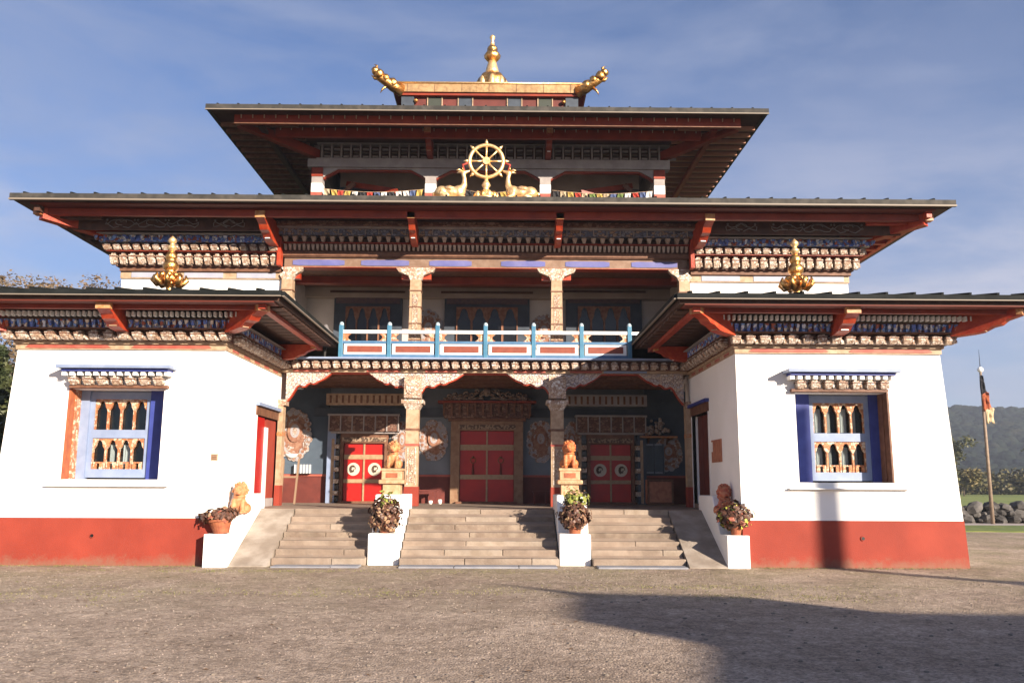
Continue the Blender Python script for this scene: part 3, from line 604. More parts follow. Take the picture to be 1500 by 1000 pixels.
# ---- wings
for s, wname in ((-1, 'left'), (1, 'right')):
    mb = MB(); 
    z_r = .96
    wall_piece(mb, s, XI, WX0, z_r, WZ); wall_piece(mb, s, WX1, None, z_r, WZ); wall_piece(mb, s, WX0, WX1, z_r, WS); wall_piece(mb, s, WX0, WX1, WH, WZ)
    # inner side wall with door opening y 2.75..4.4
    dY0, dY1, dZ = (2.75, 4.55, 3.45) if s > 0 else (2.72, 4.68, 3.30)
    ths = .35
    mb.box(s*XI, s*(XI+ths), .7, dY0, 0, WZ); mb.box(s*XI, s*(XI+ths), dY0, dY1, dZ, WZ); mb.box(s*XI, s*(XI+ths), dY1, 5.1, 0, WZ); mb.box(s*XI, s*6.7, 5.1, 5.3, 0, 4.6); mb.box(s*6.7, s*6.9, 5.1, 8.0, 0, 4.6); mb.box(s*XI, s*(XI+ths), dY0, dY1, 0, 1.08)
    mb.hexa([(s*bx_(0), .7, 0), (s*bx_(0), 16, 0), (s*9.5, 16, 0), (s*9.5, .7, 0), (s*bx_(WZ), .7, WZ), (s*bx_(WZ), 16, WZ), (s*9.5, 16, WZ), (s*9.5, .7, WZ)])
    W = build('wing_wall', mb, white, T, recalc=True)
    mb = MB(); P0 = lambda z, y=None: None
    mb.hexa([(s*XI, by(0)-.012, -.3), (s*(bx_(0)+.012), by(0)-.012, -.3), (s*(bx_(0)+.012), .7, -.3), (s*XI, .7, -.3),
             (s*XI, by(z_r)-.012, z_r-.003), (s*(bx_(z_r)+.012), by(z_r)-.012, z_r-.003), (s*(bx_(z_r)+.012), .7, z_r-.003), (s*XI, .7, z_r-.003)])
    build('wall_base', mb, redbase, T, recalc=True)
    wing_window(s, T)
    if s < 0:
        mb = MB().box(-5.47, -5.33, .0, .055, 2.13, 2.27); o = B('wall_vent', -5.62, -5.48, .02, .06, 2.14, 2.28, cream, T)
        for i in range(3): sub('vent_slat', MB().box(-5.60, -5.50, .012, .022, 2.165+i*.035, 2.185+i*.035), brownwood, o)
    # water spout in the base
    o = build('wall_outlet', MB().tube([(s*7.95, .06, .60), (s*7.95, -.02, .60)], .05, 12), redbase, T)
    sub('outlet_dark_disc', MB().tube([(s*7.95, -.02, .60), (s*7.95, -.024, .60)], .034, 12), black, o)  # black disc painted for the dark inside the spout
    # side door (in the inner wall)
    sd = build('side_door_frame', MB().box(s*(XI-.012), s*(XI+.09), dY0-.10, dY0, 1.1, dZ), whitepaint if s > 0 else white, T)
    B('door_jamb', s*(XI-.012), s*(XI+.09), dY1, dY1+.08, 1.1, dZ, whitepaint, sd)
    build('door_head', MB().box(s*(XI-.03), s*(XI+.3), dY0-.12, dY1+.1, dZ, dZ+.22), brownwood, sd)
    build('door_hood', MB().box(s*(XI-.10), s*(XI+.3), dY0-.16, dY1+.14, dZ+.222, dZ+.30), deepblue if s > 0 else lightblue, sd)
    if s < 0:
        B('door_leaf', s*(XI+.03), s*(XI+.09), dY0, dY0+.80, 1.08, dZ-.02, doorred, sd)
        B('door_leaf', s*(XI+.05), s*(XI+.12), dY0+1.04, dY1, 1.30, dZ-.02, redbase, sd)
        B('door_post', s*(XI-.004), s*(XI+.22), dY0+.80, dY0+1.04, 1.08, dZ-.25, whitepaint, sd)
        B('transom', s*(XI+.03), s*(XI+.2), dY0+.001, dY0+.62, dZ-.30, dZ-.01, lightblue, sd) if False else None
        B('door_plinth', s*(XI+.03), s*(XI+.24), dY0+1.04, dY1, 1.08, 1.298, greybeam, sd)
    else:
        for j in range(3):
            B('door_leaf', s*(XI+.14), s*(XI+.2), dY0+.05+j*.58, dY0+.6+j*.58, 1.08, dZ-.02, dado, sd)
        B('door_threshold', s*(XI), s*(XI+.2), dY0, dY1, 1.08, 1.2, deckstone, sd)
        mb = MB(); mb.box(XI-.02, XI-.001, 1.48, 2.42, 2.2, 2.72); pl = build('notice_board', mb, crate, T)
        sub('paper_notice', MB().box(XI-.024, XI-.0205, 2.28, 2.42, 2.45, 2.68), whitepaint, pl)
    # ---- painted bands + cornice
    xo = 9.88
    bandw = MB().box(s*(XI-.02), s*(xo+.02), .03, .7, WZ, 4.58).box(s*(XI-.02), s*(XI+.3), .7, 4.75, WZ, 4.58)
    bd = build('painted_band', bandw, cream, T)
    n = 3; seg = (xo-XI)/2
    for i, (a, b) in enumerate([(XI+.28, XI+seg-.22), (XI+seg+.22, xo-.18)]):
        build('red_stripe', MB().prism([(a, WZ+.04), (a+.12, WZ+.025), (b-.12, WZ+.025), (b, WZ+.04), (b-.08, WZ+.098), (a+.08, WZ+.098)], 'y', .016, .03) if s > 0 else MB().prism([(-a, WZ+.04), (-a-.12, WZ+.025), (-b+.12, WZ+.025), (-b, WZ+.04), (-b+.08, WZ+.098), (-a-.08, WZ+.098)], 'y', .016, .03), mat('band_red_paint', (.48, .10, .07), .6, col2=(.55, .16, .11), scale=5, dirt=.2), bd, recalc=True)
    for i in range(5): build('painted_rosette', MB().box(s*(XI-.026), s*(XI-.02), .5+i*.85, .95+i*.85, WZ+.03, WZ+.09), mat('band_red_paint', (.5, .1, .07)), bd)
    mb = MB().box(s*(XI-.05), s*(xo+.05), -.03, .6, 4.58, 4.645).box(s*(XI-.05), s*(XI+.3), .6, 4.75, 4.58, 4.645)
    build('cornice_moulding', mb, cream, bd)
    cb = build('cornice', MB().box(s*(XI-.10), s*(xo+.10), -.06, .6, 4.645, 4.86).box(s*(XI-.10), s*(XI+.3), .6, 4.6, 4.645, 4.86), toothbrown, T)
    teeth(cb, (s*(XI-.05), -.17), (s*(xo+.10), -.17), 4.65, .312, .215, .11, .19, bone, 0)
    row_stuff(cb, 'small_corbels', (s*(XI+.11), -.13) if s > 0 else (-(xo-.06), -.13), (s*(xo-.06), -.13) if s > 0 else (-(XI+.11), -.13), 4.65, 4.72, .312, .09, .08, bone)
    teeth(cb, (s*(XI-.19), .35), (s*(XI-.19), 4.3), 4.65, .312, .215, .10, .19, bone, pi/2 if s < 0 else -pi/2)
    B('cornice_ledge', s*(XI-.26), s*(xo+.26), -.32, .3, 4.86, 4.885, brownwood, cb); B('cornice_ledge', s*(XI-.26), s*(XI+.2), .3, 4.6, 4.86, 4.885, brownwood, cb)
    cu = build('painted_frieze', MB().box(s*(XI-.22), s*(xo+.22), -.26, .3, 4.885, 5.05).box(s*(XI-.22), s*(XI+.2), .3, 4.6, 4.885, 5.05), bluepat, T)
    a_, b_ = sorted((s*(XI-.2), s*(xo+.3)))
    row_stuff(cu, 'lotus_corbels', (a_, -.27), (b_, -.27), 4.89, 5.04, .128, .085, .13, bluepat, 0, .5)
    row_stuff(cu, 'lotus_corbels', (s*(XI-.23), .0), (s*(XI-.23), 4.5), 4.89, 5.04, .16, .10, .13, bluepat, 1 if s > 0 else 1, .5) if s > 0 else row_stuff(cu, 'lotus_corbels', (s*(XI-.23), 4.5), (s*(XI-.23), 0), 4.89, 5.04, .16, .10, .13, bluepat, -1 if False else 1, .5)
    B('frieze_ledge', s*(XI-.34), s*(xo+.34), -.42, .3, 5.05, 5.07, darkwood, cu); B('frieze_ledge', s*(XI-.34), s*(XI+.2), .3, 4.6, 5.05, 5.07, greybeam, cu)
    # rafter ends (pegs), their white brightened in place of sun under the eave
    mb = MB(); x = XI-.5
    while x < xo+.95:
        mb.box(s*x-.020, s*x+.020, -.58, -.46, 5.085, 5.185); x += .113
    build('rafter_ends', mb, whitepaint, cu, kind='stuff')
    mb = MB(); x = XI-.3
    while x < xo+.9: mb.box(s*x-.018, s*x+.018, -.585, -.582, 5.08, 5.18); x += .107
    # roof
    rx0, rx1 = sorted((s*3.94, s*11.42))
    rf = roof('wing_roof', rx0, rx1, -1.43, 4.72+3.3, 5.46, .035, .17, 1.0, seam=.56)
    build('soffit', MB().box(s*4.0, s*11.36, -1.36, 4.72, 5.26, 5.42), darkwood, rf)
    g = MB().box(rx0-.01, rx1+.01, -1.50, -1.40, 5.345, 5.445); xx = s*3.94; g.box(xx-s*.06, xx+s*.03, -1.40, 4.7, 5.345, 5.445)
    g = build('gutter', g, roofmetal, rf)
    build('gutter_lip', MB().box(rx0-.015, rx1+.015, -1.515, -1.47, 5.325, 5.343).box(xx-s*.075, xx-s*.03, -1.47, 4.7, 5.325, 5.343), gutterlip, rf)
    build('soffit_edge_board', MB().box(s*4.1, s*11.3, -1.355, -.92, 5.235, 5.257), mat('dark_soffit_red', (.16, .02, .008), .7), rf)
    build('fascia', MB().box(s*4.35, s*11.1, -1.02, -.92, 5.15, 5.233), beamred, rf)
    build('fascia', MB().box(s*4.32, s*4.46, -1.16, 4.5, 5.14, 5.262), bracket, rf)
    # soffit boards on the inner side
    for i in range(12): B('soffit_board', s*4.05, s*4.95, -.8+i*.42, -.45+i*.42, 5.215, 5.258, darkwood, rf)
    bracket_part(T, (s*7.55, -.2, 4.80), 0, 1.0, .44, .26)
    bracket_part(T, (s*(XI-.15), -.2, 4.80), -s*radians(48), 1.25, .44, .24)
    bracket_part(T, (s*(xo+.15), -.2, 4.80), s*radians(48), 1.35, .44, .24)
    bracket_part(T, (s*(XI-.12), 3.9, 4.80), -s*radians(90), .95, .40, .2)

# ---- porch: deck, steps, cheeks, ramps
B('porch_floor', -5.455, 5.455, 2.1, 5.3, .0, 1.10, deckstone, T); B('porch_floor', -6.7, 6.7, 5.3, 8.0, .0, 1.10, deckstone, T)
fl = B('porch_nosing', -4.3, 4.3, 2.02, 2.4, 1.02, 1.112, stone, T, bevel=.012) if False else None
bays = [(-4.30, -2.36), (-1.66, 1.66), (2.36, 4.30)]
for (bx0, bx1) in bays:
    st = build('staircase', MB().prism([(.13, -.2), (2.4, -.2), (2.4, 1.0), (2.05, 1.0), (1.73, .84), (1.41, .68), (1.09, .53), (.77, .37), (.45, .2), (.16, .05)], 'x', bx0+.01, bx1-.01), deckstone, T, recalc=True)
    for i in range(7):
        y0 = .12 + .32*i; z1 = .157*(i+1); x = bx0
        while x < bx1-.01:
            w_ = R.uniform(.9, 1.7) if bx1-x > 1.9 else bx1-x
            if bx1-x-w_ < .4: w_ = bx1-x
            j = R.uniform(-.012, .012)
            o = build('step_slab', MB().box(x+.004, x+w_-.004, y0+j, y0+.36 if i < 6 else 2.55, z1-.150, z1+R.uniform(-.006, .004) + (.004 if i == 6 else 0)), R.choice((stone, stone, stone2, stone3)), st, bevel=.016)
            x += w_
for a, b in ((-4.2, -2.42), (-1.62, 1.6), (2.42, 4.25)):
    kb = None; x = a
    while x < b-.01:
        w_ = min(b-x, R.uniform(1.0, 1.5)); w_ = b-x if b-x-w_ < .5 else w_
        o = build('kerb_stone', MB().box(x+.006, x+w_-.006, -.33, .10, -.05, .035+R.uniform(-.006, .006)), kerbm, T, bevel=.01); x += w_
for s in (-1, 1):
    # end ramps beside the steps
    xa, xb = sorted((s*4.31, s*5.09))
    build('ramp', MB().prism([(-.15, -.1), (2.4, -.1), (2.4, 1.085), (2.1, 1.085), (-.15, .02)], 'x', xa, xb), rampm, T, recalc=True)
    # cheek walls
    xa, xb = sorted((s*1.68, s*2.34))
    build('stair_cheek_wall', MB().prism([(.32, -.1), (2.75, -.1), (2.75, 1.44), (1.25, 1.44), (.86, .645), (.32, .645)], 'x', xa, xb), white, T, recalc=True, bevel=.02)
    xa, xb = sorted((s*5.09, s*5.455))
    e = -.33 if s < 0 else -.16
    build('stair_cheek_wall', MB().prism([(e, -.1), (2.4, -.1), (2.4, 1.44), (1.05, 1.44), (.45, .655), (e, .655)], 'x', xa, xb), white, T, recalc=True, bevel=.02)
    if s > 0 or s < 0: build('stair_cheek_block', MB().box(s*5.456, s*5.55, e, .055, -.1, .655), white, T, bevel=.0)

# ---- porch columns, header
def column(x, y, z0, z1, w, name='column', lower=True):
    mb = MB()
    hw = w/2
    if lower:
        c = build('porch_column', MB().prism([(x-hw, 0), (x+hw, 0), (x+hw, 1), (x-hw, 1)], 'y', y-hw, y+hw), cream, T)
        c.data = MB().box(x-hw, x+hw, y-hw, y+hw, z0+.5, z1).mesh('porch_column', [cream])
        B('column_base', x-hw*1.12, x+hw*1.12, y-hw*1.12, y+hw*1.12, z0, z0+.5, redbase, c, bevel=.01)
        for zz in (z1-.55, z1-.95): B('column_ring', x-hw*1.08, x+hw*1.08, y-hw*1.08, y+hw*1.08, zz, zz+.06, mat('band_red_paint', (.5, .1, .07)) if zz < z1-.8 else brownwood, c)
        for j in (-1, 1):
            B('column_fillet', x+j*hw*.62-.018, x+j*hw*.62+.018, y-hw-.014, y-hw, z0+.55, z1-1.0, bone, c)
        B('column_panel', x-hw*.34, x+hw*.34, y-hw-.010, y-hw, z0+.6, z1-1.02, carved, c)
        mb = MB(); mb.hexa([(x-hw, y-hw, z1), (x+hw, y-hw, z1), (x+hw, y+hw, z1), (x-hw, y+hw, z1), (x-hw*1.5, y-hw*1.5, z1+.16), (x+hw*1.5, y-hw*1.5, z1+.16), (x+hw*1.5, y+hw*1.5, z1+.16), (x-hw*1.5, y+hw*1.5, z1+.16)])
        mb.box(x-hw*1.75, x+hw*1.75, y-hw*1.6, y+hw*1.6, z1+.16, z1+.26)
        build('capital', mb, bone, c)
        cp = MB().box(x-.22, x+.22, y-hw*1.75, y+.1, z1+.30, z1+.88); build('capital_panel', cp, carved, c)
        cp = MB()
        cp.disc((x, z1+.58), .17, y-hw*1.75-.02, .02, 20, .2); cp.disc((x, z1+.58), .11, y-hw*1.75-.032, .03, 16, .13); cp.disc((x, z1+.58), .05, y-hw*1.75-.045, .04, 12)
        build('capital_rosette', cp, bone, c)
    return c
ZC = 3.60
for x in (-1.91, 1.91): column(x, 4.75, 1.10, ZC, .33)
for s in (-1, 1):
    x = s*5.385; c = build('end_pilaster', MB().box(x-.065, x+.065, 4.62, 4.9, 1.62, ZC+.1), cream, T)
    B('pilaster_base', x-.072, x+.072, 4.60, 4.9, 1.10, 1.62, redbase, c); B('pilaster_ring', x-.072, x+.072, 4.60, 4.9, 2.9, 3.0, orange, c)
    B('pilaster_capital', x-.072, x+.14 if s < 0 else x+.072, 4.58, 4.9, ZC+.1, ZC+.25, carved, c)
def scal(d, half):            # lower edge of the header as a function of distance d from the bay centre
    u = d/half
    prof = [(0, 4.585), (.30, 4.585), (.34, 4.52), (.42, 4.42), (.50, 4.36), (.54, 4.31), (.58, 4.29), (.64, 4.33), (.69, 4.24), (.735, 4.20), (.78, 4.26), (.84, 4.22), (.90, 4.02), (.95, 3.90), (1.0, 3.80)]
    for (a, za), (b, zb) in zip(prof[:-1], prof[1:]):
        if a <= u <= b: return za+(zb-za)*(u-a)/(b-a)
    return 3.80
hb = build('porch_header', MB().box(-5.42, 5.42, 4.60, 4.92, 4.59, 4.66), cream, T)
for (xa, xb) in ((-5.3+.02, -1.91), (-1.91, 1.91), (1.91, 5.3-.02)):
    c, hf = (xa+xb)/2, (xb-xa)/2
    xs = [xa + (xb-xa)*i/48 for i in range(49)]
    o = build('arch_valance', MB().board(xs, lambda x: scal(abs(x-c), hf), 4.588, 4.66, 4.80), scroll, hb)
    build('valance_edge', MB().board(xs, lambda x: scal(abs(x-c), hf)-.035, 4.586, 4.70, 4.86), bracket, hb)
for xa, xb in ((-5.1, -4.1), (-3.15, -2.25), (-1.6, -.75), (.75, 1.6), (2.25, 3.1)):
    B('red_stripe', xa, xb, 4.585, 4.60, 4.595, 4.65, mat('band_red_paint', (.5, .1, .07)), hb)
B('blue_stripe', 3.15, 4.3, 4.585, 4.60, 4.595, 4.65, lightblue, hb)
bc = build('balcony_cornice', MB().box(-5.42, 5.42, 4.52, 4.95, 4.66, 4.90), toothbrown, T)
teeth(bc, (-5.25, 4.44), (5.25, 4.44), 4.67, .265, .19, .09, .20, bone)
B('deck_edge', -5.4, 5.4, 4.24, 4.95, 4.90, 4.945, lightblue, bc)
B('balcony_floor', -5.4, 5.4, 4.3, 7.3, 4.83, 4.94, deckstone, T) if False else None
build('porch_ceiling', MB().box(-5.4, 5.4, 4.95, 5.3, 4.60, 4.93).box(-6.7, 6.7, 5.3, 8.0, 4.60, 4.93), mat('rust_ceiling_boards', (.22, .08, .03), .6, col2=(.30, .12, .05), scale=6), T)
for i in range(8): B('ceiling_beam', -5.3, 5.3, 5.15+i*.36, 5.25+i*.36, 4.50, 4.598, brownwood, T)

# ---- porch back wall
B('porch_wall', -6.7, 6.7, 8.0, 8.4, 1.9, 4.6, paleslate, T)
B('porch_wall', -6.7, 6.7, 7.99, 8.4, 1.0, 1.9, dado, T)
B('dado_rail', -6.7, 6.7, 7.95, 7.99, 1.88, 1.94, mat('band_red_paint', (.5, .1, .07)), T)
B('wall_beam', -5.2, 5.2, 7.86, 8.0, 3.66, 3.92, nightblue, T)
for s in (-1, 1):
    B('alcove_panel', *sorted((s*4.76, s*6.7)), 7.93, 7.998, 1.945, 4.55, slate, T)
def motif(name, cx, cz, w, h, y, par=T, seed=1):
    r = random.Random(seed); mb = MB()
    mb.mat(1).disc((cx, cz), w*.84, y-.004, .01, 28, h*.84)
    for i in range(60):
        a = r.random()*6.28; k = r.random()**.5*.84; q = r.uniform(.05, .10)
        mb.mat(r.choice((0, 1, 1, 2))).disc((cx+w*k*cos(a), cz+h*k*sin(a)), q, y-.006-.00035*i, .02, 9)
    for i in range(28):
        a = 2*pi*i/28; k = .80+.13*r.random(); q = r.uniform(.07, .11)
        mb.mat(r.choice((0, 0, 2))).disc((cx+w*k*cos(a), cz+h*k*sin(a)), q, y-.028-.0005*i, .03, 10)
        mb.mat(r.choice((1, 2))).disc((cx+w*k*cos(a), cz+h*k*sin(a)), q*.5, y-.044-.0005*i, .02, 8)
    mb.mat(1).disc((cx, cz+.1*h), w*.45, y-.060, .03, 16, h*.4); mb.mat(2).disc((cx, cz+.12*h), w*.28, y-.064, .03, 14, h*.26); mb.mat(0).disc((cx, cz+.1*h), w*.14, y-.068, .03, 12, h*.16)
    return build(name, mb, [medal, mat('brown_motif', (.30, .13, .08), .7, col2=(.42, .24, .16), scale=10), mat('grey_motif', (.42, .40, .42), .7)], par)
motif('wall_medallion', -5.76, 3.12, .50, .80, 7.93, seed=3)
motif('wall_medallion', -1.60, 2.95, .40, .62, 8.0, seed=4)
motif('wall_medallion', 1.62, 2.95, .40, .62, 8.0, seed=5)
motif('wall_medallion', 5.45, 2.6, .40, .5, 7.93, seed=6)
motif('wall_medallion', -2.55, 2.9, .25, .6, 8.0, seed=8); motif('wall_medallion', 2.55, 2.9, .25, .6, 8.0, seed=9)
def porch_door(cx, hw, z1, centre=False):
    y = 7.9
    fm = cream if centre else brownwood
    g = mat('gilt_door_strap', (.48, .34, .20), .45, col2=(.40, .26, .14), scale=12)
    fw = .27 if centre else .10
    f = build('door_frame', MB().box(cx-hw-fw, cx-hw, y-.12, y+.1, 1.10, z1+.0).box(cx+hw, cx+hw+fw, y-.12, y+.1, 1.10, z1).box(cx-hw-fw, cx+hw+fw, y-.12, y+.1, z1, z1+.28), fm if not centre else mat('brown_gilt_frame', (.36, .22, .13), .55, col2=(.28, .15, .08), scale=7), T)
    B('door_threshold', cx-hw-.1, cx+hw+.1, y-.25, y+.1, 1.10, 1.16, brownwood, f)
    B('inscription_band', cx-hw-.05, cx+hw+.05, y-.135, y-.12, z1+.04, z1+.17, mat('dark_script_band', (.42, .30, .20), .6, col2=(.10, .06, .04), scale=16, lo=.48, hi=.52), f)
    zb = (1.16, 1.16+(z1-1.16)*.31, 1.16+(z1-1.16)*.375, 1.16+(z1-1.16)*.72, 1.16+(z1-1.16)*.80, z1)
    for s in (-1, 1):
        xa, xb = sorted((cx+s*.025, cx+s*(hw-.01)))
        lf = B('door_leaf', xa, xb, y-.02, y+.04, 1.16, z1-.01, doorred, f)
        for q in ((zb[1], zb[2]), (zb[3], zb[4])):
            sub_ = B('door_strap', xa, xb, y-.045, y-.021, q[0], q[1], g, f)
        c = (xa+xb)/2; zc = (zb[2]+zb[3])/2
        if centre:
            mb = MB(); mb.tube([(c+.08*cos(a), y-.05, zc+.06+.08*sin(a)) for a in [k_*pi/6 for k_ in range(13)]], .012, 6, cap=False); mb.ball((c, y-.06, zc+.15), .035, 8, 6)
            build('door_ring', mb, mat('antique_brass', (.30, .17, .08), .4, metal=.8), f)
            build('door_tassel', MB().tube([(c, y-.06, zc-.02), (c, y-.06, zc-.22), (c, y-.06, zc-.36)], [.012, .03, .035], 8), dado, f)
        else:
            mb = MB().disc((c, zc), .19, y-.035, .014, 24); e = build('door_emblem', mb, mat('cream_emblem', (.72, .64, .52), .6), f)
            mb = MB()
            for k_ in range(3):
                mb.tube([(c+.09*cos(a)*(1-.25*k_)+.02*s, y-.042, zc+.11*sin(a)*(1-.28*k_)) for a in [j*pi/5+k_ for j in range(8)]], .016, 5)
            build('emblem_scroll', mb, mat('emblem_ink', (.10, .06, .04), .6), f)
    B('door_astragal', cx-.025, cx+.025, y-.05, y+.02, 1.16, z1-.01, g, f)
    # carved posts of stacked blocks
    if not centre:
        for s in (-1, 1):
            for k_ in range(11):
                xx = cx+s*(hw+.19); B('carved_block', xx-.075, xx+.075, y-.14-.02*(k_ % 2), y+.05, 1.16+k_*.17, 1.16+k_*.17+.13, bone if k_ % 2 else mat('black_gloss', (.02, .02, .02), .3), f)
            xx = cx+s*(hw+.31); B('outer_post', xx-.04, xx+.04, y-.16, y+.05, 1.12, z1+.12, cream, f)
        B('door_canopy', cx-hw-.37, cx+hw+.37, y-.22, y+.05, z1+.28, z1+.34, greybeam, f)
        n = 6; W_ = 2*(hw+.42)
        B('canopy_box', cx-W_/2, cx+W_/2, y-.30, y+.05, z1+.342, z1+.80, browncell, f)
        for k_ in range(n+1): xx = cx-W_/2+W_*k_/n; B('canopy_rib', xx-.018, xx+.018, y-.335, y-.30, z1+.342, z1+.80, greybeam, f)
        B('canopy_top', cx-W_/2-.04, cx+W_/2+.04, y-.36, y+.05, z1+.80, z1+.85, greybeam, f)
    else:
        B('lintel_beam', cx-hw-.35, cx+hw+.35, y-.2, y+.05, z1+.28, z1+.36, brownwood, f)
        W_ = 2*(hw+.47)
        B('canopy_box', cx-W_/2, cx+W_/2, y-.32, y+.05, z1+.362, z1+.80, browncell, f)
        for k_ in range(12): xx = cx-W_/2+W_*k_/11; B('canopy_rib', xx-.03, xx+.03, y-.40, y-.32, z1+.42, z1+.80, brownwood, f)
        B('canopy_top', cx-W_/2-.18, cx+W_/2+.18, y-.5, y+.05, z1+.80, z1+.86, beamred, f)
        mb = MB()
        r9 = random.Random(31)
        for s in (-1, 1):
            for k_ in range(7):
                c0 = cx+s*(.12+.165*k_); z0 = z1+.98+.10*(k_ % 2)*(1-k_/9)+.10*max(0, 1-k_/3); q0 = r9.uniform(.07, .11)
                mb.tube([(c0+s*q0*cos(a*.9)*(1-a*.1), y-.42-.01*a, z0+q0*sin(a*.9)*(1-a*.1)) for a in range(8)], [.032]*8, 6)
                mb.ball((c0+s*.06, y-.42, z0-.06), (.07, .06, .05), 8, 5, .1)
            mb.tube([(cx+s*(.1+.12*k_), y-.40, z1+.92+.03*sin(k_*1.3)) for k_ in range(11)], .04, 6)
        mb.ball((cx, y-.46, z1+1.12), (.13, .09, .13), 9, 7, .08)
        build('dragon_carving', mb, mat('dim_gilt_carving', (.34, .28, .24), .6, col2=(.18, .10, .07), scale=10), f, smooth=True)
    return f
porch_door(0, .81, 3.25, True)
porch_door(-3.66, .61, 2.86); porch_door(3.70, .61, 2.86)
for s in (-1, 1):
    o = B('lattice_board', *sorted((s*2.1, s*4.72)), 7.2, 7.35, 3.95, 4.28, cream if s < 0 else greybeam, T)
    mb = MB()
    for i in range(14):
        x = s*(2.25+i*.18); mb.box(x-.03, x+.03, 7.18, 7.2, 4.0, 4.23)
    build('board_slats', mb, brownwood, o, kind='stuff')
    B('blue_pilaster', *sorted((s*4.50, s*4.75)), 7.75, 7.99, 1.94, 3.66, lightblue if s < 0 else slate, T)  # left pilaster's pale blue has the sunlight put into the paint
    B('blue_pilaster', *sorted((s*4.50, s*4.75)), 7.75, 7.99, 1.1, 1.94, lightblue if s < 0 else slate, T)

# ---- balcony railing
rl = build('balcony_railing', MB().box(-3.84, 3.84, 4.40, 4.52, 4.946, 5.04), seablue, T)
px = [-3.83+i*7.66/6 for i in range(7)]
for i, x in enumerate(px):
    B('post', x-.055, x+.055, 4.38, 4.54, 4.95, 5.82, teal, rl, bevel=.008)
    build('post_cap', MB().ball((x, 4.46, 5.845), (.062, .075, .075), 10, 7), mat('pale_teal_cap', (.50, .66, .74), .4), rl, smooth=True)
for i in range(6):
    a, b = px[i]+.056, px[i+1]-.056
    B('top_rail', a, b, 4.40, 4.50, 5.60, 5.69, whitepaint, rl, bevel=.008); B('mid_rail', a, b, 4.41, 4.50, 5.33, 5.40, seablue, rl)
    B('rail_panel', a+.03, b-.03, 4.43, 4.48, 5.045, 5.325, whitepaint, rl); B('panel_inset', a+.12, b-.12, 4.415, 4.431, 5.10, 5.27, mat('brick_red_inset', (.32, .075, .04), .6, col2=(.26, .06, .035), scale=7), rl)
    w_ = b-a; xs = [a+w_*k/32 for k in range(33)]
    def op(x, a=a, b=b):       # openings with rounded ends
        d = min(x-a, b-x)
        return 5.40
    for e, s in ((a, 1), (b, -1)):
        poly = [(e, 5.402), (e+s*.22, 5.402), (e+s*.15, 5.45), (e+s*.12, 5.50), (e+s*.15, 5.55), (e+s*.22, 5.598), (e, 5.598)]
        build('rail_ornament', MB().prism(poly, 'y', 4.43, 4.48), orangetrim, rl, recalc=True)
B('rail_return', 3.886, 4.25, 4.42, 4.48, 5.60, 5.68, whitepaint, rl)
# return down the right
# ---- upper gallery
B('gallery_floor', -5.4, 5.4, 4.953, 7.6, 4.80, 4.945, deckstone, T)
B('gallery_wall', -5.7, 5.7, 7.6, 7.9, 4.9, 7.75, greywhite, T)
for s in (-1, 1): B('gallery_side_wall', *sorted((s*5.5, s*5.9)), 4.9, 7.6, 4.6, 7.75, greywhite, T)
B('gallery_ceiling', -5.5, 5.5, 4.9, 7.6, 7.5, 7.6, brownwood, T)
B('gallery_beam', -5.5, 5.5, 5.9, 6.15, 7.30, 7.5, beamred, T); B('gallery_beam', -5.5, 5.5, 7.3, 7.6, 7.20, 7.5, taupe, T)
def gallery_window(x0, x1, zt, wide=True):
    y = 7.45
    w = build('gallery_window', MB().box(x0-.36, x1+.36, y, 7.6, 5.0, zt+.40), nightblue, T)
    B('window_hood', x0-.46, x1+.46, y-.18, 7.58, zt+.40, zt+.46, darkwood, w)
    B('painted_lintel', x0-.30, x1+.30, y-.05, y, zt+.10, zt+.36, mat('dim_flower_lintel', (.16, .10, .10), .7, col2=(.10, .07, .10), scale=12), w)
    B('opening_dark_sheet', x0, x1, y-.012, y-.002, 5.45, zt, black, w)  # black sheet painted for the darkness within the window
    arcade(w, x0, x1, 5.7, zt, 4, y-.06, mat('rust_arcade_paint', (.24, .09, .045), .6, col2=(.34, .17, .10), scale=12), .04)
    B('pane', x0, x1, y-.018, y-.016, 5.5, zt-.04, mat('dark_pane', (.01, .01, .012), .25), w)
gallery_window(-4.28, -2.95, 6.93); gallery_window(-.95, .90, 6.93); gallery_window(2.72, 4.30, 6.98)
motif('gallery_painting', -1.8, 6.25, .42, .62, 7.6, seed=11); motif('gallery_painting', 1.7, 6.2, .40, .55, 7.6, seed=12)
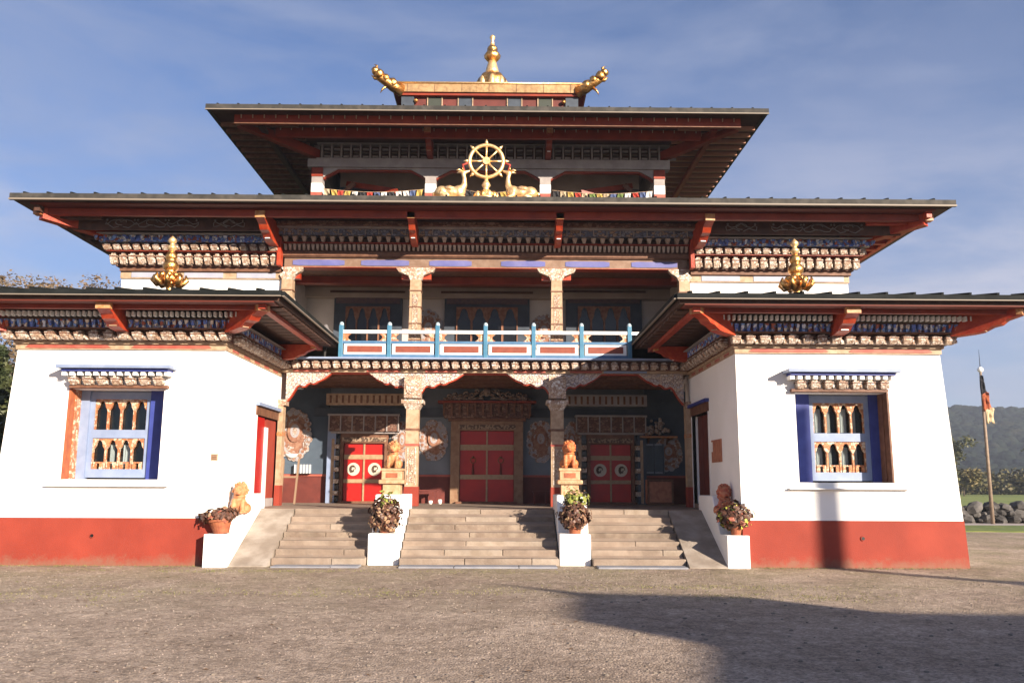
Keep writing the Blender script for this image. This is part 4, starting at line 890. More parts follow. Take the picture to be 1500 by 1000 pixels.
def gcol(x, end=0):
    z0, z1, w = 4.945, 7.12, .30; y = 4.78; hw = w/2
    c = build('gallery_column', MB().hexa([(x-hw*1.12, y-hw, z0), (x+hw*1.12, y-hw, z0), (x+hw*1.12, y+hw, z0), (x-hw*1.12, y+hw, z0), (x-hw*.95, y-hw, z1), (x+hw*.95, y-hw, z1), (x+hw*.95, y+hw, z1), (x-hw*.95, y+hw, z1)]), cream, T)
    for zz in (5.45, 5.9, 6.35, 6.8): B('column_ring', x-hw*1.13, x+hw*1.13, y-hw-.02, y+hw+.02, zz, zz+.03, brownwood, c)
    B('column_panel', x-hw*.5, x+hw*.5, y-hw-.012, y-hw, z0+.1, z1-.4, carved, c)
    a = .52 if not end else .30; l_ = x-a if end <= 0 else x-.16; r_ = x+a if end >= 0 else x+.16
    if end: l_, r_ = (x-.16, x+.42) if end > 0 else (x-.42, x+.16)
    mb = MB(); mb.prism([(x-hw, z1), (x+hw, z1), (x+hw+.06, z1+.12), (r_-.06, z1+.22), (r_, z1+.30), (r_, z1+.33), (l_, z1+.33), (l_, z1+.30), (l_+.06, z1+.22), (x-hw-.06, z1+.12)], 'y', y-.15, y+.02)
    build('capital', mb, bone, c, recalc=True)
    build('capital_back', MB().box(l_+.12, r_-.12, y+.02, y+.2, z1+.05, z1+.325), bracket, c)
for x in (-1.91, 1.91): gcol(x)
gcol(-5.38, 1); gcol(5.38, -1)
# central beam + cornice
bm_ = build('gallery_header', MB().box(-5.48, 5.48, 4.66, 5.0, 7.46, 7.72), mat('brown_header_paint', (.30, .18, .12), .6, col2=(.38, .25, .18), scale=7, dirt=.3), T)
build('header_edge', MB().box(-5.48, 5.48, 4.64, 5.0, 7.445, 7.459), bracket, bm_)
for a, b in ((-5.25, -3.85), (-3.4, -2.1), (-1.55, -.4), (.4, 1.6), (2.15, 3.35), (3.95, 5.2)):
    build('blue_stripe', MB().prism([(a, 7.52), (a+.16, 7.50), (b-.16, 7.50), (b, 7.52), (b, 7.64), (b-.16, 7.66), (a+.16, 7.66), (a, 7.64)], 'y', 4.645, 4.66), beamblue, bm_, recalc=True)
cc = build('main_cornice', MB().box(-5.5, 5.5, 4.60, 5.0, 7.72, 7.745).box(-5.5, 5.5, 4.56, 5.0, 7.747, 7.86), brownwood, T)
B('cornice_core', -5.52, 5.52, 4.54, 5.0, 7.86, 8.46, darkwood, cc)
row_stuff(cc, 'small_corbels', (-5.42, 4.54), (5.42, 4.54), 7.89, 8.04, .123, .082, .11, mat('tan_corbel_paint', (.48, .34, .26), .6, col2=(.62, .52, .44), scale=18), 0, .6)
B('cornice_ledge', -5.55, 5.55, 4.36, 5.0, 8.055, 8.075, beamred, cc)
row_stuff(cc, 'blossom_corbels', (-5.4, 4.42), (5.4, 4.42), 8.09, 8.22, .25, .14, .12, mat('tan_corbel_paint', (.5, .3, .2)), 0, .5)
B('painted_frieze', -5.56, 5.56, 4.22, 4.55, 8.24, 8.40, dimblue, cc); B('frieze_ledge', -5.6, 5.6, 4.06, 4.6, 8.402, 8.43, greybeam, cc)
row_stuff(cc, 'frieze_ribs', (-5.4, 4.20), (5.4, 4.20), 8.25, 8.395, .36, .025, .03, greybeam)
B('upper_frieze', -5.56, 5.56, 3.95, 4.2, 8.432, 8.54, browncell, cc)
# ---- flank walls of the main storey
for s in (-1, 1):
    fw_ = build('main_wall', MB().box(*sorted((s*5.56, s*9.88)), 4.75, 15.6, 4.47, 7.12), white, T)
    a, b = sorted((s*5.56, s*9.90))
    bd = B('painted_band', a, b, 4.70, 15.6, 7.12, 7.31, cream, T)
    for i in range(3):
        q0, q1 = a+.3+i*1.42, a+.3+i*1.42+1.05; B('blue_stripe', q0, q1, 4.685, 4.70, 7.145, 7.285, mat('grey_blue_band', (.42, .44, .55), .6, col2=(.50, .50, .58), scale=4), bd)
    B('rust_beam', a, b+.03 if s > 0 else b, 4.62, 15.6, 7.31, 7.42, brownwood, T)
    fc = build('flank_cornice', MB().box(*sorted((s*5.58, s*9.98)), 4.56, 15.5, 7.42, 7.80).box(*sorted((s*5.58, s*10.12)), 4.38, 15.5, 7.802, 8.0).box(*sorted((s*5.58, s*10.28)), 4.22, 15.5, 8.002, 8.17), toothbrown, T)
    teeth(fc, (s*5.72, 4.47), (s*10.0, 4.47), 7.45, .253, .185, .10, .31, bone)
    teeth(fc, (s*5.72, 4.30), (s*10.12, 4.30), 7.80, .253, .19, .09, .17, bone)
    B('cornice_ledge', *sorted((s*5.58, s*10.16)), 4.30, 4.6, 7.775, 7.797, beamred, fc)
    o = build('painted_frieze', MB().box(*sorted((s*5.58, s*10.3)), 4.15, 4.3, 8.0, 8.16), bluepat, fc)
    a_, b_ = sorted((s*5.7, s*10.35)); row_stuff(fc, 'lotus_corbels', (a_, 4.14), (b_, 4.14), 8.03, 8.15, .25, .12, .09, bluepat, 0, .4)
    B('frieze_ledge', *sorted((s*5.6, s*10.5)), 3.98, 4.4, 8.17, 8.20, greybeam, fc)
    # painted cloud scrolls on the dark soffit board
    mb = MB(); r = random.Random(20+s)
    for i, xx in enumerate((6.7, 7.9, 8.7, 9.5)):
        for t_ in (-1, 1):
            P = [(s*xx+t_*(.05+.36*sin(q*.42)), 3.60+.01*q, 8.50-.30*(1-cos(q*.5))*.5 - .0) for q in range(9)]
            mb.tube([(p[0], 3.62, 8.24+.022*q+.05*sin(q*1.7+i)) for q, p in enumerate(P)], .012, 5)
        mb.tube([(s*xx+.15*cos(q*.7), 3.615, 8.36+.08*sin(q*.7)) for q in range(8)], .014, 5)
        mb.ball((s*xx+.36, 3.6, 8.42), .03, 6, 5); mb.ball((s*xx-.36, 3.6, 8.42), .03, 6, 5)
    sb = build('soffit_board', MB().box(*sorted((s*5.75, s*10.9)), 3.64, 3.68, 8.16, 8.52), darkwood, T)
    build('cloud_scroll', mb, mat('faded_scroll_paint', (.30, .28, .27), .7), sb, smooth=True, kind='stuff')
    bracket_part(T, (s*5.66, 4.3, 7.90), s*radians(4), 1.25, .62, .22)
    bracket_part(T, (s*1.91, 4.35, 7.95), 0, 1.25, .58, .17)
    build('corner_beam', MB().obox((s*9.9, 4.6, 8.22), (s*11.3, 3.1, 8.42), .26, .30), bracket, T)
    B('corner_beam_end', *sorted((s*11.24, s*11.44)), 2.95, 3.15, 8.36, 8.54, orange, T)
    B('vertical_strut', *sorted((s*5.50, s*5.60)), 4.30, 4.56, 7.42, 8.2, bracket, T)
B('main_roof_core', -9.6, 9.6, 5.0, 15.5, 7.8, 8.6, darkwood, T) if False else None
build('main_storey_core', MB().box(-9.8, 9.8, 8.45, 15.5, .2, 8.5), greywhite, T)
rf = roof('main_roof', -11.80, 11.80, 2.59, 18.2, 8.78, .04, .19, .95, seam=.585)
build('soffit', MB().box(-11.7, 11.7, 2.68, 18.1, 8.58, 8.735), darkwood, rf)
build('gutter', MB().box(-11.83, 11.83, 2.53, 2.66, 8.64, 8.77).box(-11.83, -11.72, 2.66, 18.2, 8.64, 8.77).box(11.72, 11.83, 2.66, 18.2, 8.64, 8.77), gutterm, rf)
build('gutter_lip', MB().box(-11.84, 11.84, 2.51, 2.60, 8.60, 8.638), gutterlip, rf)
build('fascia', MB().box(-11.2, 11.2, 3.08, 3.2, 8.38, 8.553), beamred, rf)
build('soffit_edge_board', MB().box(-11.4, 11.4, 2.69, 3.2, 8.555, 8.577), mat('dark_soffit_red', (.16, .02, .008), .7), rf)
for s in (-1, 1):
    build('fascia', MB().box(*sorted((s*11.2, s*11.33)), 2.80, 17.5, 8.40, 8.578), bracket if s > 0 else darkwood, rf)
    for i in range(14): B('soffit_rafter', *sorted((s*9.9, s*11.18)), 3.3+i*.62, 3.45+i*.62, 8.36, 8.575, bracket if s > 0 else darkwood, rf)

# ---- top storey
for s in (-1, 1):
    pass
tx = (-5.30, -1.80, 1.74, 5.27)
B('top_floor', -5.5, 5.5, 7.3, 14.0, 9.0, 9.9, darkwood, T)
B('top_wall', -4.9, 4.9, 9.0, 13.6, 9.5, 12.1, taupe, T)
for s in (-1, 1):
    B('end_panel', *sorted((s*3.1, s*4.88)), 8.9, 8.995, 9.6, 11.2, slate if s < 0 else mat('grey_panel', (.12, .12, .14), .7), T)
    build('top_side_brace', MB().obox((s*4.6, 8.6, 11.2), (s*2.9, 8.0, 10.75), .12, .16), beamred, T)
    build('top_side_brace', MB().obox((s*5.2, 8.2, 10.1), (s*4.3, 8.2, 11.1), .10, .14), brownwood, T)
for i, x in enumerate(tx):
    hw = .165
    c = build('top_column', MB().box(x-hw, x+hw, 7.36, 7.70, 9.6, 11.0), greybeam, T)
    B('column_foot', x-hw*1.04, x+hw*1.04, 7.34, 7.70, 10.22, 10.50, mat('band_red_paint', (.5, .1, .07)), c); B('column_white_block', x-hw*1.02, x+hw*1.02, 7.35, 7.70, 10.50, 10.78, whitepaint, c)
    if i in (0, 3): B('column_head', x-hw*1.05, x+hw*1.05, 7.34, 7.70, 11.0, 11.28, beamred, c); 
    B('column_white_block', x-hw*1.02, x+hw*1.02, 7.35, 7.70, 9.9, 10.215, whitepaint, c)
def toplow(x):
    d = min(abs(x-q) for q in tx)
    return 11.26 if d > .62 else (11.26-.22*(1-max(0, (d-.22))/.40) if d > .22 else 11.0)
xs = fr(-5.46, 5.46, .06)
th_ = build('top_header', MB().board(xs, toplow, 11.30, 7.40, 7.60), greybeam, T)
B('header_beam', -5.6, 5.6, 7.32, 7.66, 11.30, 11.56, greybeam, th_)
build('header_edge', MB().board(xs, lambda x: toplow(x)-.045, 11.30, 7.46, 7.62), beamred, th_)
lt = B('lattice_back', -5.3, 5.5, 7.60, 7.66, 11.58, 12.08, darkwood, T)
B('lattice_rail', -5.35, 5.62, 7.36, 7.6, 11.565, 11.61, greybeam, lt); B('lattice_rail', -5.35, 5.62, 7.36, 7.6, 12.06, 12.10, greybeam, lt)
x = -5.2
while x < 5.6:
    B('lattice_post', x-.022, x+.022, 7.42, 7.6, 11.61, 12.06, greybeam, lt)
    mb = MB(); 
    for zz, m in ((11.68, 0), (11.80, 1), (11.92, 0)):
        mb.mat(m).box(x+.06, x+.24, 7.5, 7.6, zz, zz+.05)
    build('lattice_fret', mb, [greybeam, mat('olive_fret', (.14, .11, .08), .7)], lt); x += .30
rf = roof('top_roof', -7.96, 7.96, 4.97, 15.9, 12.24, .04, .24, .9, seam=.585)
build('soffit', MB().box(-7.88, 7.88, 5.06, 15.8, 12.125, 12.195), darkwood, rf)
build('gutter', MB().box(-7.98, 7.98, 4.91, 5.03, 12.10, 12.235).box(-7.98, -7.88, 5.03, 15.9, 12.10, 12.235).box(7.88, 7.98, 5.03, 15.9, 12.10, 12.235), gutterm, rf)
build('gutter_lip', MB().box(-7.985, 7.985, 4.90, 4.96, 12.07, 12.098), gutterlip, rf)
build('fascia', MB().box(-7.3, 7.3, 5.38, 5.48, 11.85, 12.122), beamred, rf); build('fascia_strip', MB().box(-7.3, 7.3, 5.36, 5.378, 11.85, 11.875), brownwood, rf)
build('fascia', MB().box(-6.35, 6.35, 6.28, 6.40, 11.84, 12.122), beamred, rf)
row_stuff(rf, 'rafter_pins', (-7.1, 5.37), (7.1, 5.37), 12.02, 12.12, .33, .025, .03, cream); row_stuff(rf, 'rafter_pins', (-6.2, 6.27), (6.2, 6.27), 12.04, 12.12, .33, .025, .03, cream)
for s in (-1, 1):
    build('corner_beam', MB().obox((s*5.35, 7.6, 11.78), (s*7.25, 5.7, 12.02), .20, .28), beamred, T)
    B('corner_beam_end', *sorted((s*7.2, s*7.34)), 5.55, 5.69, 11.92, 12.08, cream, T)
    for i in range(17): B('soffit_rafter', *sorted((s*5.6, s*7.86)), 5.9+i*.5, 6.02+i*.5, 12.0, 12.12, mat('lit_brown_rafter', (.42, .20, .12), .6) if s > 0 else brownwood, rf)  # right rafters take a lighter brown that carries the sunlight
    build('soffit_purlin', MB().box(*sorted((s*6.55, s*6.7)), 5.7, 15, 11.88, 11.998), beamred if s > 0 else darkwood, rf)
    bracket_part(T, (s*1.82, 7.45, 11.58), 0, 1.3, .54, .17, beamred)
# soffit walls of the sides (upper storey)
for s in (-1, 1): B('top_side_beam', *sorted((s*5.25, s*5.5)), 7.66, 13.8, 11.30, 12.12, greybeam, T)
B('top_back_beam', -5.5, 5.5, 13.8, 14.0, 9.0, 12.12, greybeam, T)

# ---- roof lantern
lan = build('lantern', MB().box(-2.66, 2.66, 7.72, 12.9, 12.6, 13.864), dado, T)  # darkened maroon stands in for the shadow of the gold eave
for i, x in enumerate((-1.75, -.78, .78, 1.75)):
    B('lantern_window', x-.20, x+.20, 7.69, 7.72, 13.2, 13.82, nightblue if i in (1, 2) else mat('olive_glazing', (.05, .06, .045), .6), lan)
    for q in (-.24, .22): B('lantern_mullion', x+q, x+q+.03, 7.67, 7.72, 13.2, 13.84, cream, lan)
for x in (-2.6, 2.6):
    B('lantern_corner', x-.20, x+.20, 7.63, 7.75, 12.9, 13.862, nightblue, lan)
    build('lantern_boss', MB().ball((x*.9, 7.62, 13.62), .07, 8, 6), gold, lan, smooth=True)
gr = roof('gold_roof', -3.06, 3.06, 7.5, 13.3, 14.17, .30, .35, 1.0, seams=False, rfm=goldroof)
build('gold_eave_roll', MB().tube([(-3.08, 7.49, 14.17), (3.08, 7.49, 14.17)], .035, 8), palegold, gr, smooth=True)
B('gold_underside', -3.0, 3.0, 7.56, 13.2, 13.78, 13.868, beamred, gr)
for i in range(7): B('gold_roof_joint', -2.6+i*.86-.006, -2.6+i*.86+.006, 7.488, 7.5, 13.88, 14.15, brownwood, gr)
for s in (-1, 1):
    hn = MB(); P = [(s*2.80, 7.6, 13.92), (s*3.05, 7.40, 14.0), (s*3.26, 7.30, 14.18), (s*3.46, 7.25, 14.34), (s*3.58, 7.22, 14.48), (s*3.58, 7.20, 14.64), (s*3.54, 7.2, 14.80)]; P = [(a_, b_, 13.94+(c_-13.92)*.68) for a_, b_, c_ in P]
    hn.tube(P, [.20, .17, .15, .13, .09, .05, .012], 9)
    for i in range(5): hn.ball((P[i][0], P[i][1]-.06, P[i][2]+.07), .13+.03*(i % 2), 8, 6, .15)
    for i in range(1, 6): q = P[i]; hn.tube([q, (q[0]-s*.05, q[1]-.02, q[2]+.14), (q[0]+s*.04, q[1]-.02, q[2]+.18)], [.09, .04, .01], 6)
    hn.tube([(s*3.4, 7.27, 14.2), (s*3.6, 7.22, 14.16), (s*3.7, 7.2, 14.26)], [.07, .05, .012], 6)
    hn.tube([(s*3.2, 7.36, 14.0), (s*3.35, 7.3, 13.86), (s*3.42, 7.3, 13.72)], [.05, .035, .01], 6)
    build('corner_horn', hn, gold, gr, smooth=True)

# ------------------------------------------------------------ gilded finials
def finial(loc, h, r, label, group, lobes=True):
    t = thing('roof_finial', label, 'finial', loc, 0, group)
    base = MB().lathe([(r*.30, 0), (r*.36, .03*h), (r*.22, .08*h), (r*.20, .12*h), (r*.24, .15*h), (r*.40, .19*h), (r*.44, .21*h), (r*.40, .24*h)], n=24)
    local('base', base, gold, t, smooth=True)
    if lobes:
        for i in range(8):
            a = i*pi/4+.2; mb = MB().tube([(cos(a)*r*.30, sin(a)*r*.30, .21*h), (cos(a)*r*.72, sin(a)*r*.72, .20*h), (cos(a)*r*.98, sin(a)*r*.98, .26*h), (cos(a)*r*.90, sin(a)*r*.90, .35*h)], [r*.13, r*.20, r*.16, r*.05], 8)
            mb.ball((cos(a)*r*.55, sin(a)*r*.55, .33*h), r*.2, 8, 6); local('lotus_petal', mb, gold, t, smooth=True)
    body = MB().lathe([(r*.45, .22*h), (r*.58, .27*h), (r*.55, .33*h), (r*.36, .38*h), (r*.33, .42*h), (r*.42, .44*h), (r*.48, .50*h), (r*.38, .56*h), (r*.26, .59*h), (r*.32, .61*h), (r*.36, .66*h), (r*.28, .71*h), (r*.16, .74*h)], n=24)
    local('vase', body, gold, t, smooth=True)
    local('spire', MB().lathe([(r*.14, .74*h), (r*.16, .76*h), (r*.27, .79*h), (r*.27, .82*h), (r*.14, .85*h), (r*.13, .87*h), (r*.24, .90*h), (r*.24, .94*h), (r*.10, .98*h), (.01, h)], n=20), palegold, t, smooth=True)
    return t
finial((-7.62, 2.3, 6.12), 1.5, .40, 'gilded lotus finial on the roof of the left wing', 'gilded finials on the wing roofs')
finial((7.62, 2.3, 6.12), 1.54, .40, 'gilded lotus finial on the roof of the right wing', 'gilded finials on the wing roofs')
t = thing('roof_finial', 'tall gilded spire crowning the golden lantern roof', 'finial', (0.02, 10.4, 15.15))
h, r = 2.24, .46
local('base', MB().lathe([(r*1.0, 0), (r*1.08, .12*h), (r*1.06, .22*h), (r*.96, .27*h), (r*.78, .31*h), (r*.55, .33*h)], n=32, lobes=8, amp=.09), gold, t, smooth=True)
local('bell', MB().lathe([(r*.55, .32*h), (r*.50, .40*h), (r*.36, .50*h), (r*.30, .55*h)], n=20), palegold, t, smooth=True)
local('vase', MB().lathe([(r*.34, .55*h), (r*.58, .60*h), (r*.62, .65*h), (r*.50, .69*h), (r*.34, .71*h), (r*.40, .75*h), (r*.34, .79*h), (r*.18, .81*h)], n=24, lobes=8, amp=.05), gold, t, smooth=True)
local('tip', MB().lathe([(r*.20, .81*h), (r*.14, .88*h), (r*.12, .91*h), (r*.21, .94*h), (r*.21, .965*h), (r*.1, .99*h), (.01, h)], n=16), palegold, t, smooth=True)
for i in range(8): a = i*pi/4; local('lotus_petal', MB().ball((cos(a)*r*1.0, sin(a)*r*1.0, .12*h), (r*.26, r*.26, .13*h), 9, 7), palegold, t, smooth=True)

# ------------------------------------------------------------ wheel and deer
def blob(name, shapes, m, root, vox=.018):
    mb = MB()
    for sh in shapes:
        if sh[0] == 'b': mb.ball(sh[1], sh[2], 12, 8)
        else: mb.tube(sh[1], sh[2], 10)
    o = local(name, mb, m, root)
    r_ = o.modifiers.new('remesh', 'REMESH'); r_.mode = 'VOXEL'; r_.voxel_size = vox; r_.use_smooth_shade = True
    s_ = o.modifiers.new('smooth', 'SMOOTH'); s_.iterations = 3; s_.factor = .5
    return o
wh = thing('dharma_wheel', 'golden eight spoked wheel on a lotus stand above the middle roof', 'wheel sculpture', (0, 3.4, 8.93))
zc = 1.09
mb = MB(); nR = 40; mb.tube([(.44*cos(2*pi*i/nR), 0, zc+.44*sin(2*pi*i/nR)) for i in range(nR+1)], .052, 8, cap=False); local('rim', mb, palegold, wh, smooth=True)
for i in range(8):
    a = i*pi/4; local('spoke', MB().tube([(.06*cos(a), 0, zc+.06*sin(a)), (.25*cos(a), 0, zc+.25*sin(a)), (.43*cos(a), 0, zc+.43*sin(a))], [.030, .022, .034], 8), palegold, wh, smooth=True)
    local('rim_knob', MB().lathe([(.035, 0), (.05, .03), (.03, .07), (.012, .12)], n=8), palegold, wh, smooth=True, loc=(.48*cos(a), 0, zc+.48*sin(a)), rot=(0, pi/2-a, 0))
local('hub', MB().disc((0, zc), .10, -.06, .12, 20), palegold, wh)
for s in (-1, 1): local('ribbon', MB().tube([(s*.46, 0, zc-.05), (s*.62, 0, zc-.10), (s*.58, .02, zc-.24), (s*.66, 0, zc-.32)], [.03, .035, .03, .012], 6), mat('red_ribbon', (.42, .05, .03), .6), wh, smooth=True)
local('stand', MB().lathe([(.30, 0), (.32, .06), (.24, .10), (.28, .16), (.20, .22), (.09, .27), (.07, .36), (.12, .42), (.10, .48), (.05, .56), (.05, .62)], n=20), palegold, wh, smooth=True)
for i in range(10): a = i*pi/5; local('lotus_petal', MB().ball((.26*cos(a), .22*sin(a), .12), (.08, .08, .12), 8, 6), gold if i % 2 else palegold, wh, smooth=True)
def deer(loc, s, label):
    t = thing('deer_statue', label, 'deer statue', loc, 0, 'gilded deer kneeling beside the wheel')
    sh = [('b', (s*.02, 0, .22), (.36, .17, .17)), ('b', (s*-.22, 0, .22), (.20, .18, .18)), ('b', (s*.22, 0, .24), (.18, .16, .18)),
          ('t', [(s*.26, 0, .26), (s*.36, 0, .44), (s*.36, 0, .62), (s*.33, 0, .74)], [.13, .085, .06, .055]),
          ('b', (s*.34, 0, .77), (.085, .065, .065)), ('t', [(s*.36, 0, .78), (s*.44, 0, .80), (s*.50, 0, .83)], [.055, .04, .025])]
    for q in (-1, 1):
        sh += [('t', [(s*.22, q*.1, .14), (s*.40, q*.13, .06), (s*.22, q*.13, .035)], [.065, .045, .03]), ('t', [(s*-.25, q*.12, .16), (s*-.05, q*.17, .07), (s*-.26, q*.17, .035)], [.09, .05, .03])]
    blob('body', sh, palegold, t, .02)
    for q in (-1, 1): local('ear', MB().tube([(s*.30, q*.04, .80), (s*.22, q*.09, .82), (s*.15, q*.10, .80)], [.02, .035, .008], 6), palegold, t, smooth=True)
    local('horn', MB().tube([(s*.33, 0, .82), (s*.30, 0, .90), (s*.32, 0, .96)], [.022, .016, .006], 6), gold, t, smooth=True)
    local('tail', MB().tube([(s*-.38, 0, .24), (s*-.44, 0, .20), (s*-.44, 0, .1)], [.03, .04, .01], 6), palegold, t, smooth=True)
    local('saddle_ornament', MB().ball((s*-.02, -.06, .30), (.17, .13, .09), 10, 7, .1), mat('worn_gilt_relief', (.60, .30, .12), .5, col2=(.85, .62, .36), scale=22, metal=.5), t, smooth=True)
    local('plinth', MB().box(-.56, .56, -.2, .2, -.02, .035), palegold, t)
    return t
deer((-.93, 3.4, 8.93), 1, 'kneeling golden deer left of the wheel, facing right')
deer((.93, 3.4, 8.93), -1, 'kneeling golden deer right of the wheel, facing left')

# ------------------------------------------------------------ prayer flags on the top gallery
cols = [('white', (.62, .60, .58)), ('red', (.55, .05, .03)), ('yellow', (.62, .42, .10)), ('green', (.18, .26, .07)), ('black', (.03, .03, .035)), ('blue', (.10, .14, .30)), ('cream', (.60, .46, .30))]
for (xa, xb, lb) in ((-5.08, -2.0, 'string of small prayer flags between the first and second upper columns'), (-1.6, -1.2, None), (1.95, 5.05, 'string of small prayer flags between the third and last upper columns'), (-.75, .75, 'short string of prayer flags behind the wheel')):
    if lb is None: continue
    t = thing('prayer_flag_string', lb, 'prayer flags', (xa, 7.25, 10.55), 0, 'prayer flag strings on the top gallery')
    n = round((xb-xa)/.22)
    local('cord', MB().tube([((xb-xa)*i/12, 0, .02-.10*sin(pi*i/12)) for i in range(13)], .008, 4), cream, t)
    for i in range(n):
        nm, c = R.choice(cols); x = (i+.12)*(xb-xa)/n; z = .02-.10*sin(pi*(i+.5)/n); w_ = .17; hh = R.uniform(.17, .24)
        mb = MB(); a = R.uniform(-.05, .05)
        mb.pts([(x, 0, z), (x+w_*.5, -.02, z-.01), (x+w_, 0, z), (x+w_+a, -.04, z-hh), (x+w_*.5+a, .02, z-hh*.95), (x+a, -.03, z-hh)]); mb.face((0, 1, 4, 5)); mb.face((1, 2, 3, 4))
        m = mat('flag_'+nm, c, .8, col2=tuple(v*.55 for v in c), scale=26, lo=.45, hi=.6)
        local('flag', mb, m, t)

# ------------------------------------------------------------ lions
def lion(loc, rz, m, label, sc=1.0, pedestal=None, mane=None, group='lion statues along the steps'):
    t = thing('lion_statue', label, 'lion statue', loc, rz, group)
    k = sc; z0 = 0
    if pedestal:
        ph = pedestal; z0 = ph
        pm = pedmat
        local('pedestal', MB().box(-.20, .20, -.18, .18, 0, ph*.40), pm, t, bevel=.012)
        local('pedestal_moulding', MB().box(-.29, .29, -.26, .26, ph*.40, ph*.56), pm, t, bevel=.025)
        local('pedestal_top', MB().box(-.23, .23, -.21, .21, ph*.56, ph*.90), pm, t, bevel=.012)
        local('pedestal_cap', MB().box(-.25, .25, -.23, .23, ph*.90, ph), pm, t, bevel=.012)
        local('pedestal_relief', MB().box(-.13, .13, -.222, -.211, ph*.64, ph*.82), terracotta, t)
        sh_ = MB()
        for i in range(7): sh_.ball((-.18+.06*i, -.24, ph*.48), .028, 7, 5)
        local('pedestal_beads', sh_, pm, t, smooth=True)
    S = lambda x, y, z: (x*k, y*k, z0+z*k)
    sh = [('b', S(0, .08, .14), (.15*k, .17*k, .14*k)), ('b', S(0, -.02, .26), (.12*k, .12*k, .18*k)), ('b', S(0, -.05, .44), (.115*k, .11*k, .12*k)), ('b', S(0, -.14, .40), (.065*k, .07*k, .05*k)),
          ('b', S(0, .02, .46), (.15*k, .10*k, .14*k))]
    for q in (-1, 1):
        sh += [('t', [S(q*.09, -.07, .28), S(q*.09, -.12, .14), S(q*.09, -.12, .02)], [.055*k, .045*k, .045*k]), ('b', S(q*.09, -.16, .025), (.05*k, .07*k, .03*k)),
               ('b', S(q*.14, .05, .10), (.075*k, .13*k, .10*k)), ('b', S(q*.15, -.08, .03), (.045*k, .08*k, .03*k)), ('b', S(q*.10, 0, .56), (.03*k, .025*k, .035*k))]
    sh += [('t', [S(0, .22, .10), S(.03, .27, .25), S(0, .24, .42)], [.03*k, .04*k, .05*k])]
    blob('body', sh, m, t, .014)
    mn_ = MB(); r = random.Random(5)
    for i in range(34):
        a = r.uniform(0, 2*pi); q = r.uniform(.3, 1.25)
        x, y, z = .135*cos(a)*sin(q+.4), .02+.09*cos(q)*-.2+r.uniform(-.04, .07), .46+.145*sin(a)
        mn_.ball(S(x, y, z), r.uniform(.022, .036)*k, 7, 5)
    local('mane', mn_, mane or m, t, smooth=True)
    for q in (-1, 1):
        local('eye', MB().ball(S(q*.045, -.145, .475), .017*k, 8, 6), mane or m, t, smooth=True)
        local('brow', MB().ball(S(q*.048, -.135, .50), (.03*k, .02*k, .012*k), 8, 5), mane or m, t, smooth=True)
    local('nose', MB().ball(S(0, -.205, .415), (.022*k, .015*k, .015*k), 8, 5), mane or m, t, smooth=True)
    local('mouth', MB().ball(S(0, -.175, .372), (.042*k, .04*k, .014*k), 9, 5), mat('dark_mouth', (.10, .015, .01), .5), t, smooth=True)
    local('collar', MB().lathe([(.11*k, z0+.31*k), (.13*k, z0+.33*k), (.11*k, z0+.35*k)], c=(0, -.03*k, 0), n=16), mane or m, t, smooth=True)
    return t
pedmat = mat('ochre_pedestal', (.66, .44, .26), .6, col2=(.56, .30, .15), scale=10, bump=.4, bscale=20)
lion((-2.03, 1.75, 1.44), 0, lionyel, 'ochre lion on a pedestal on the stair wall left of the middle steps', 1.0, .58, lionyel)
lion((2.00, 1.75, 1.44), 0, lionor, 'orange lion on a cream pedestal on the stair wall right of the middle steps', 1.02, .60, lionor)
pedmat = None
lion((-5.20, .80, 1.03), 0, peach, 'peach clay lion at the outer end of the left ramp wall', 1.08, None, peach)
lion((5.30, .80, 1.03), 0, lionred, 'red clay lion in front of the right wing beside the ramp', 1.08, None, lionred)

# ------------------------------------------------------------ potted plants
def pot_plant(loc, label, pr, ph, spread, kind, seed, tilt=(0, 0)):
    global R
    keep = R; R = random.Random(seed)
    t = thing('potted_plant', label, 'potted plant', loc, 0, 'potted plants on the stair walls')
    t.rotation_euler = (tilt[0], tilt[1], 0)
    p = local('pot', MB().lathe([(pr*.62, 0), (pr*.70, ph*.3), (pr*.92, ph*.82), (pr*1.06, ph*.84), (pr*1.06, ph), (pr*.9, ph), (pr*.86, ph*.86)], n=22), terracotta, t, smooth=False)
    sub('soil', MB().lathe([(pr*.88, ph*.84), (pr*.86, ph*.86)], n=16), mat('soil', (.03, .02, .015), 1), p)
    for nm, m, dens, rr, dz, sz in kind:
        lf = MB()
        for i in range(dens):
            d = Vector((R.gauss(0, 1), R.gauss(0, 1), R.gauss(0, 1))).normalized(); d *= R.uniform(.45, 1.0)*(1+.30*mn.noise(d*2.3+Vector((seed*7, 0, 0))))
            c = Vector((d.x*spread[0]*rr, d.y*spread[1]*rr, ph+dz+d.z*spread[2]*rr))
            n = (d + Vector((R.uniform(-.5, .5), R.uniform(-.5, .5), R.uniform(-.1, .7)))).normalized(); a = n.orthogonal().normalized(); a.rotate(Matrix.Rotation(R.uniform(0, 6.28), 3, n)); b = n.cross(a); s = sz*R.uniform(.6, 1.25)
            k = lf.pts([c+a*s*cos(q*pi/3)*(1 if q % 3 else 1.25)+b*s*.8*sin(q*pi/3)+n*(-.25*s if q % 2 else .05*s) for q in range(6)]+[c+n*s*.12])
            for q in range(6): lf.face((k+q, k+(q+1) % 6, k+6))
        local(nm, lf, m, t, kind='stuff')
    R = keep
    return t
pot_plant((-2.02, .58, .645), 'round dark red plant in a clay pot on the left middle stair wall', .17, .30, (.36, .34, .42),
          [('dark_foliage', leafdark, 520, 1.0, .10, .055), ('dry_leaves', leaftan, 230, 1.04, .06, .04), ('green_shoots', leafgreen, 45, .75, .38, .05)], 1)
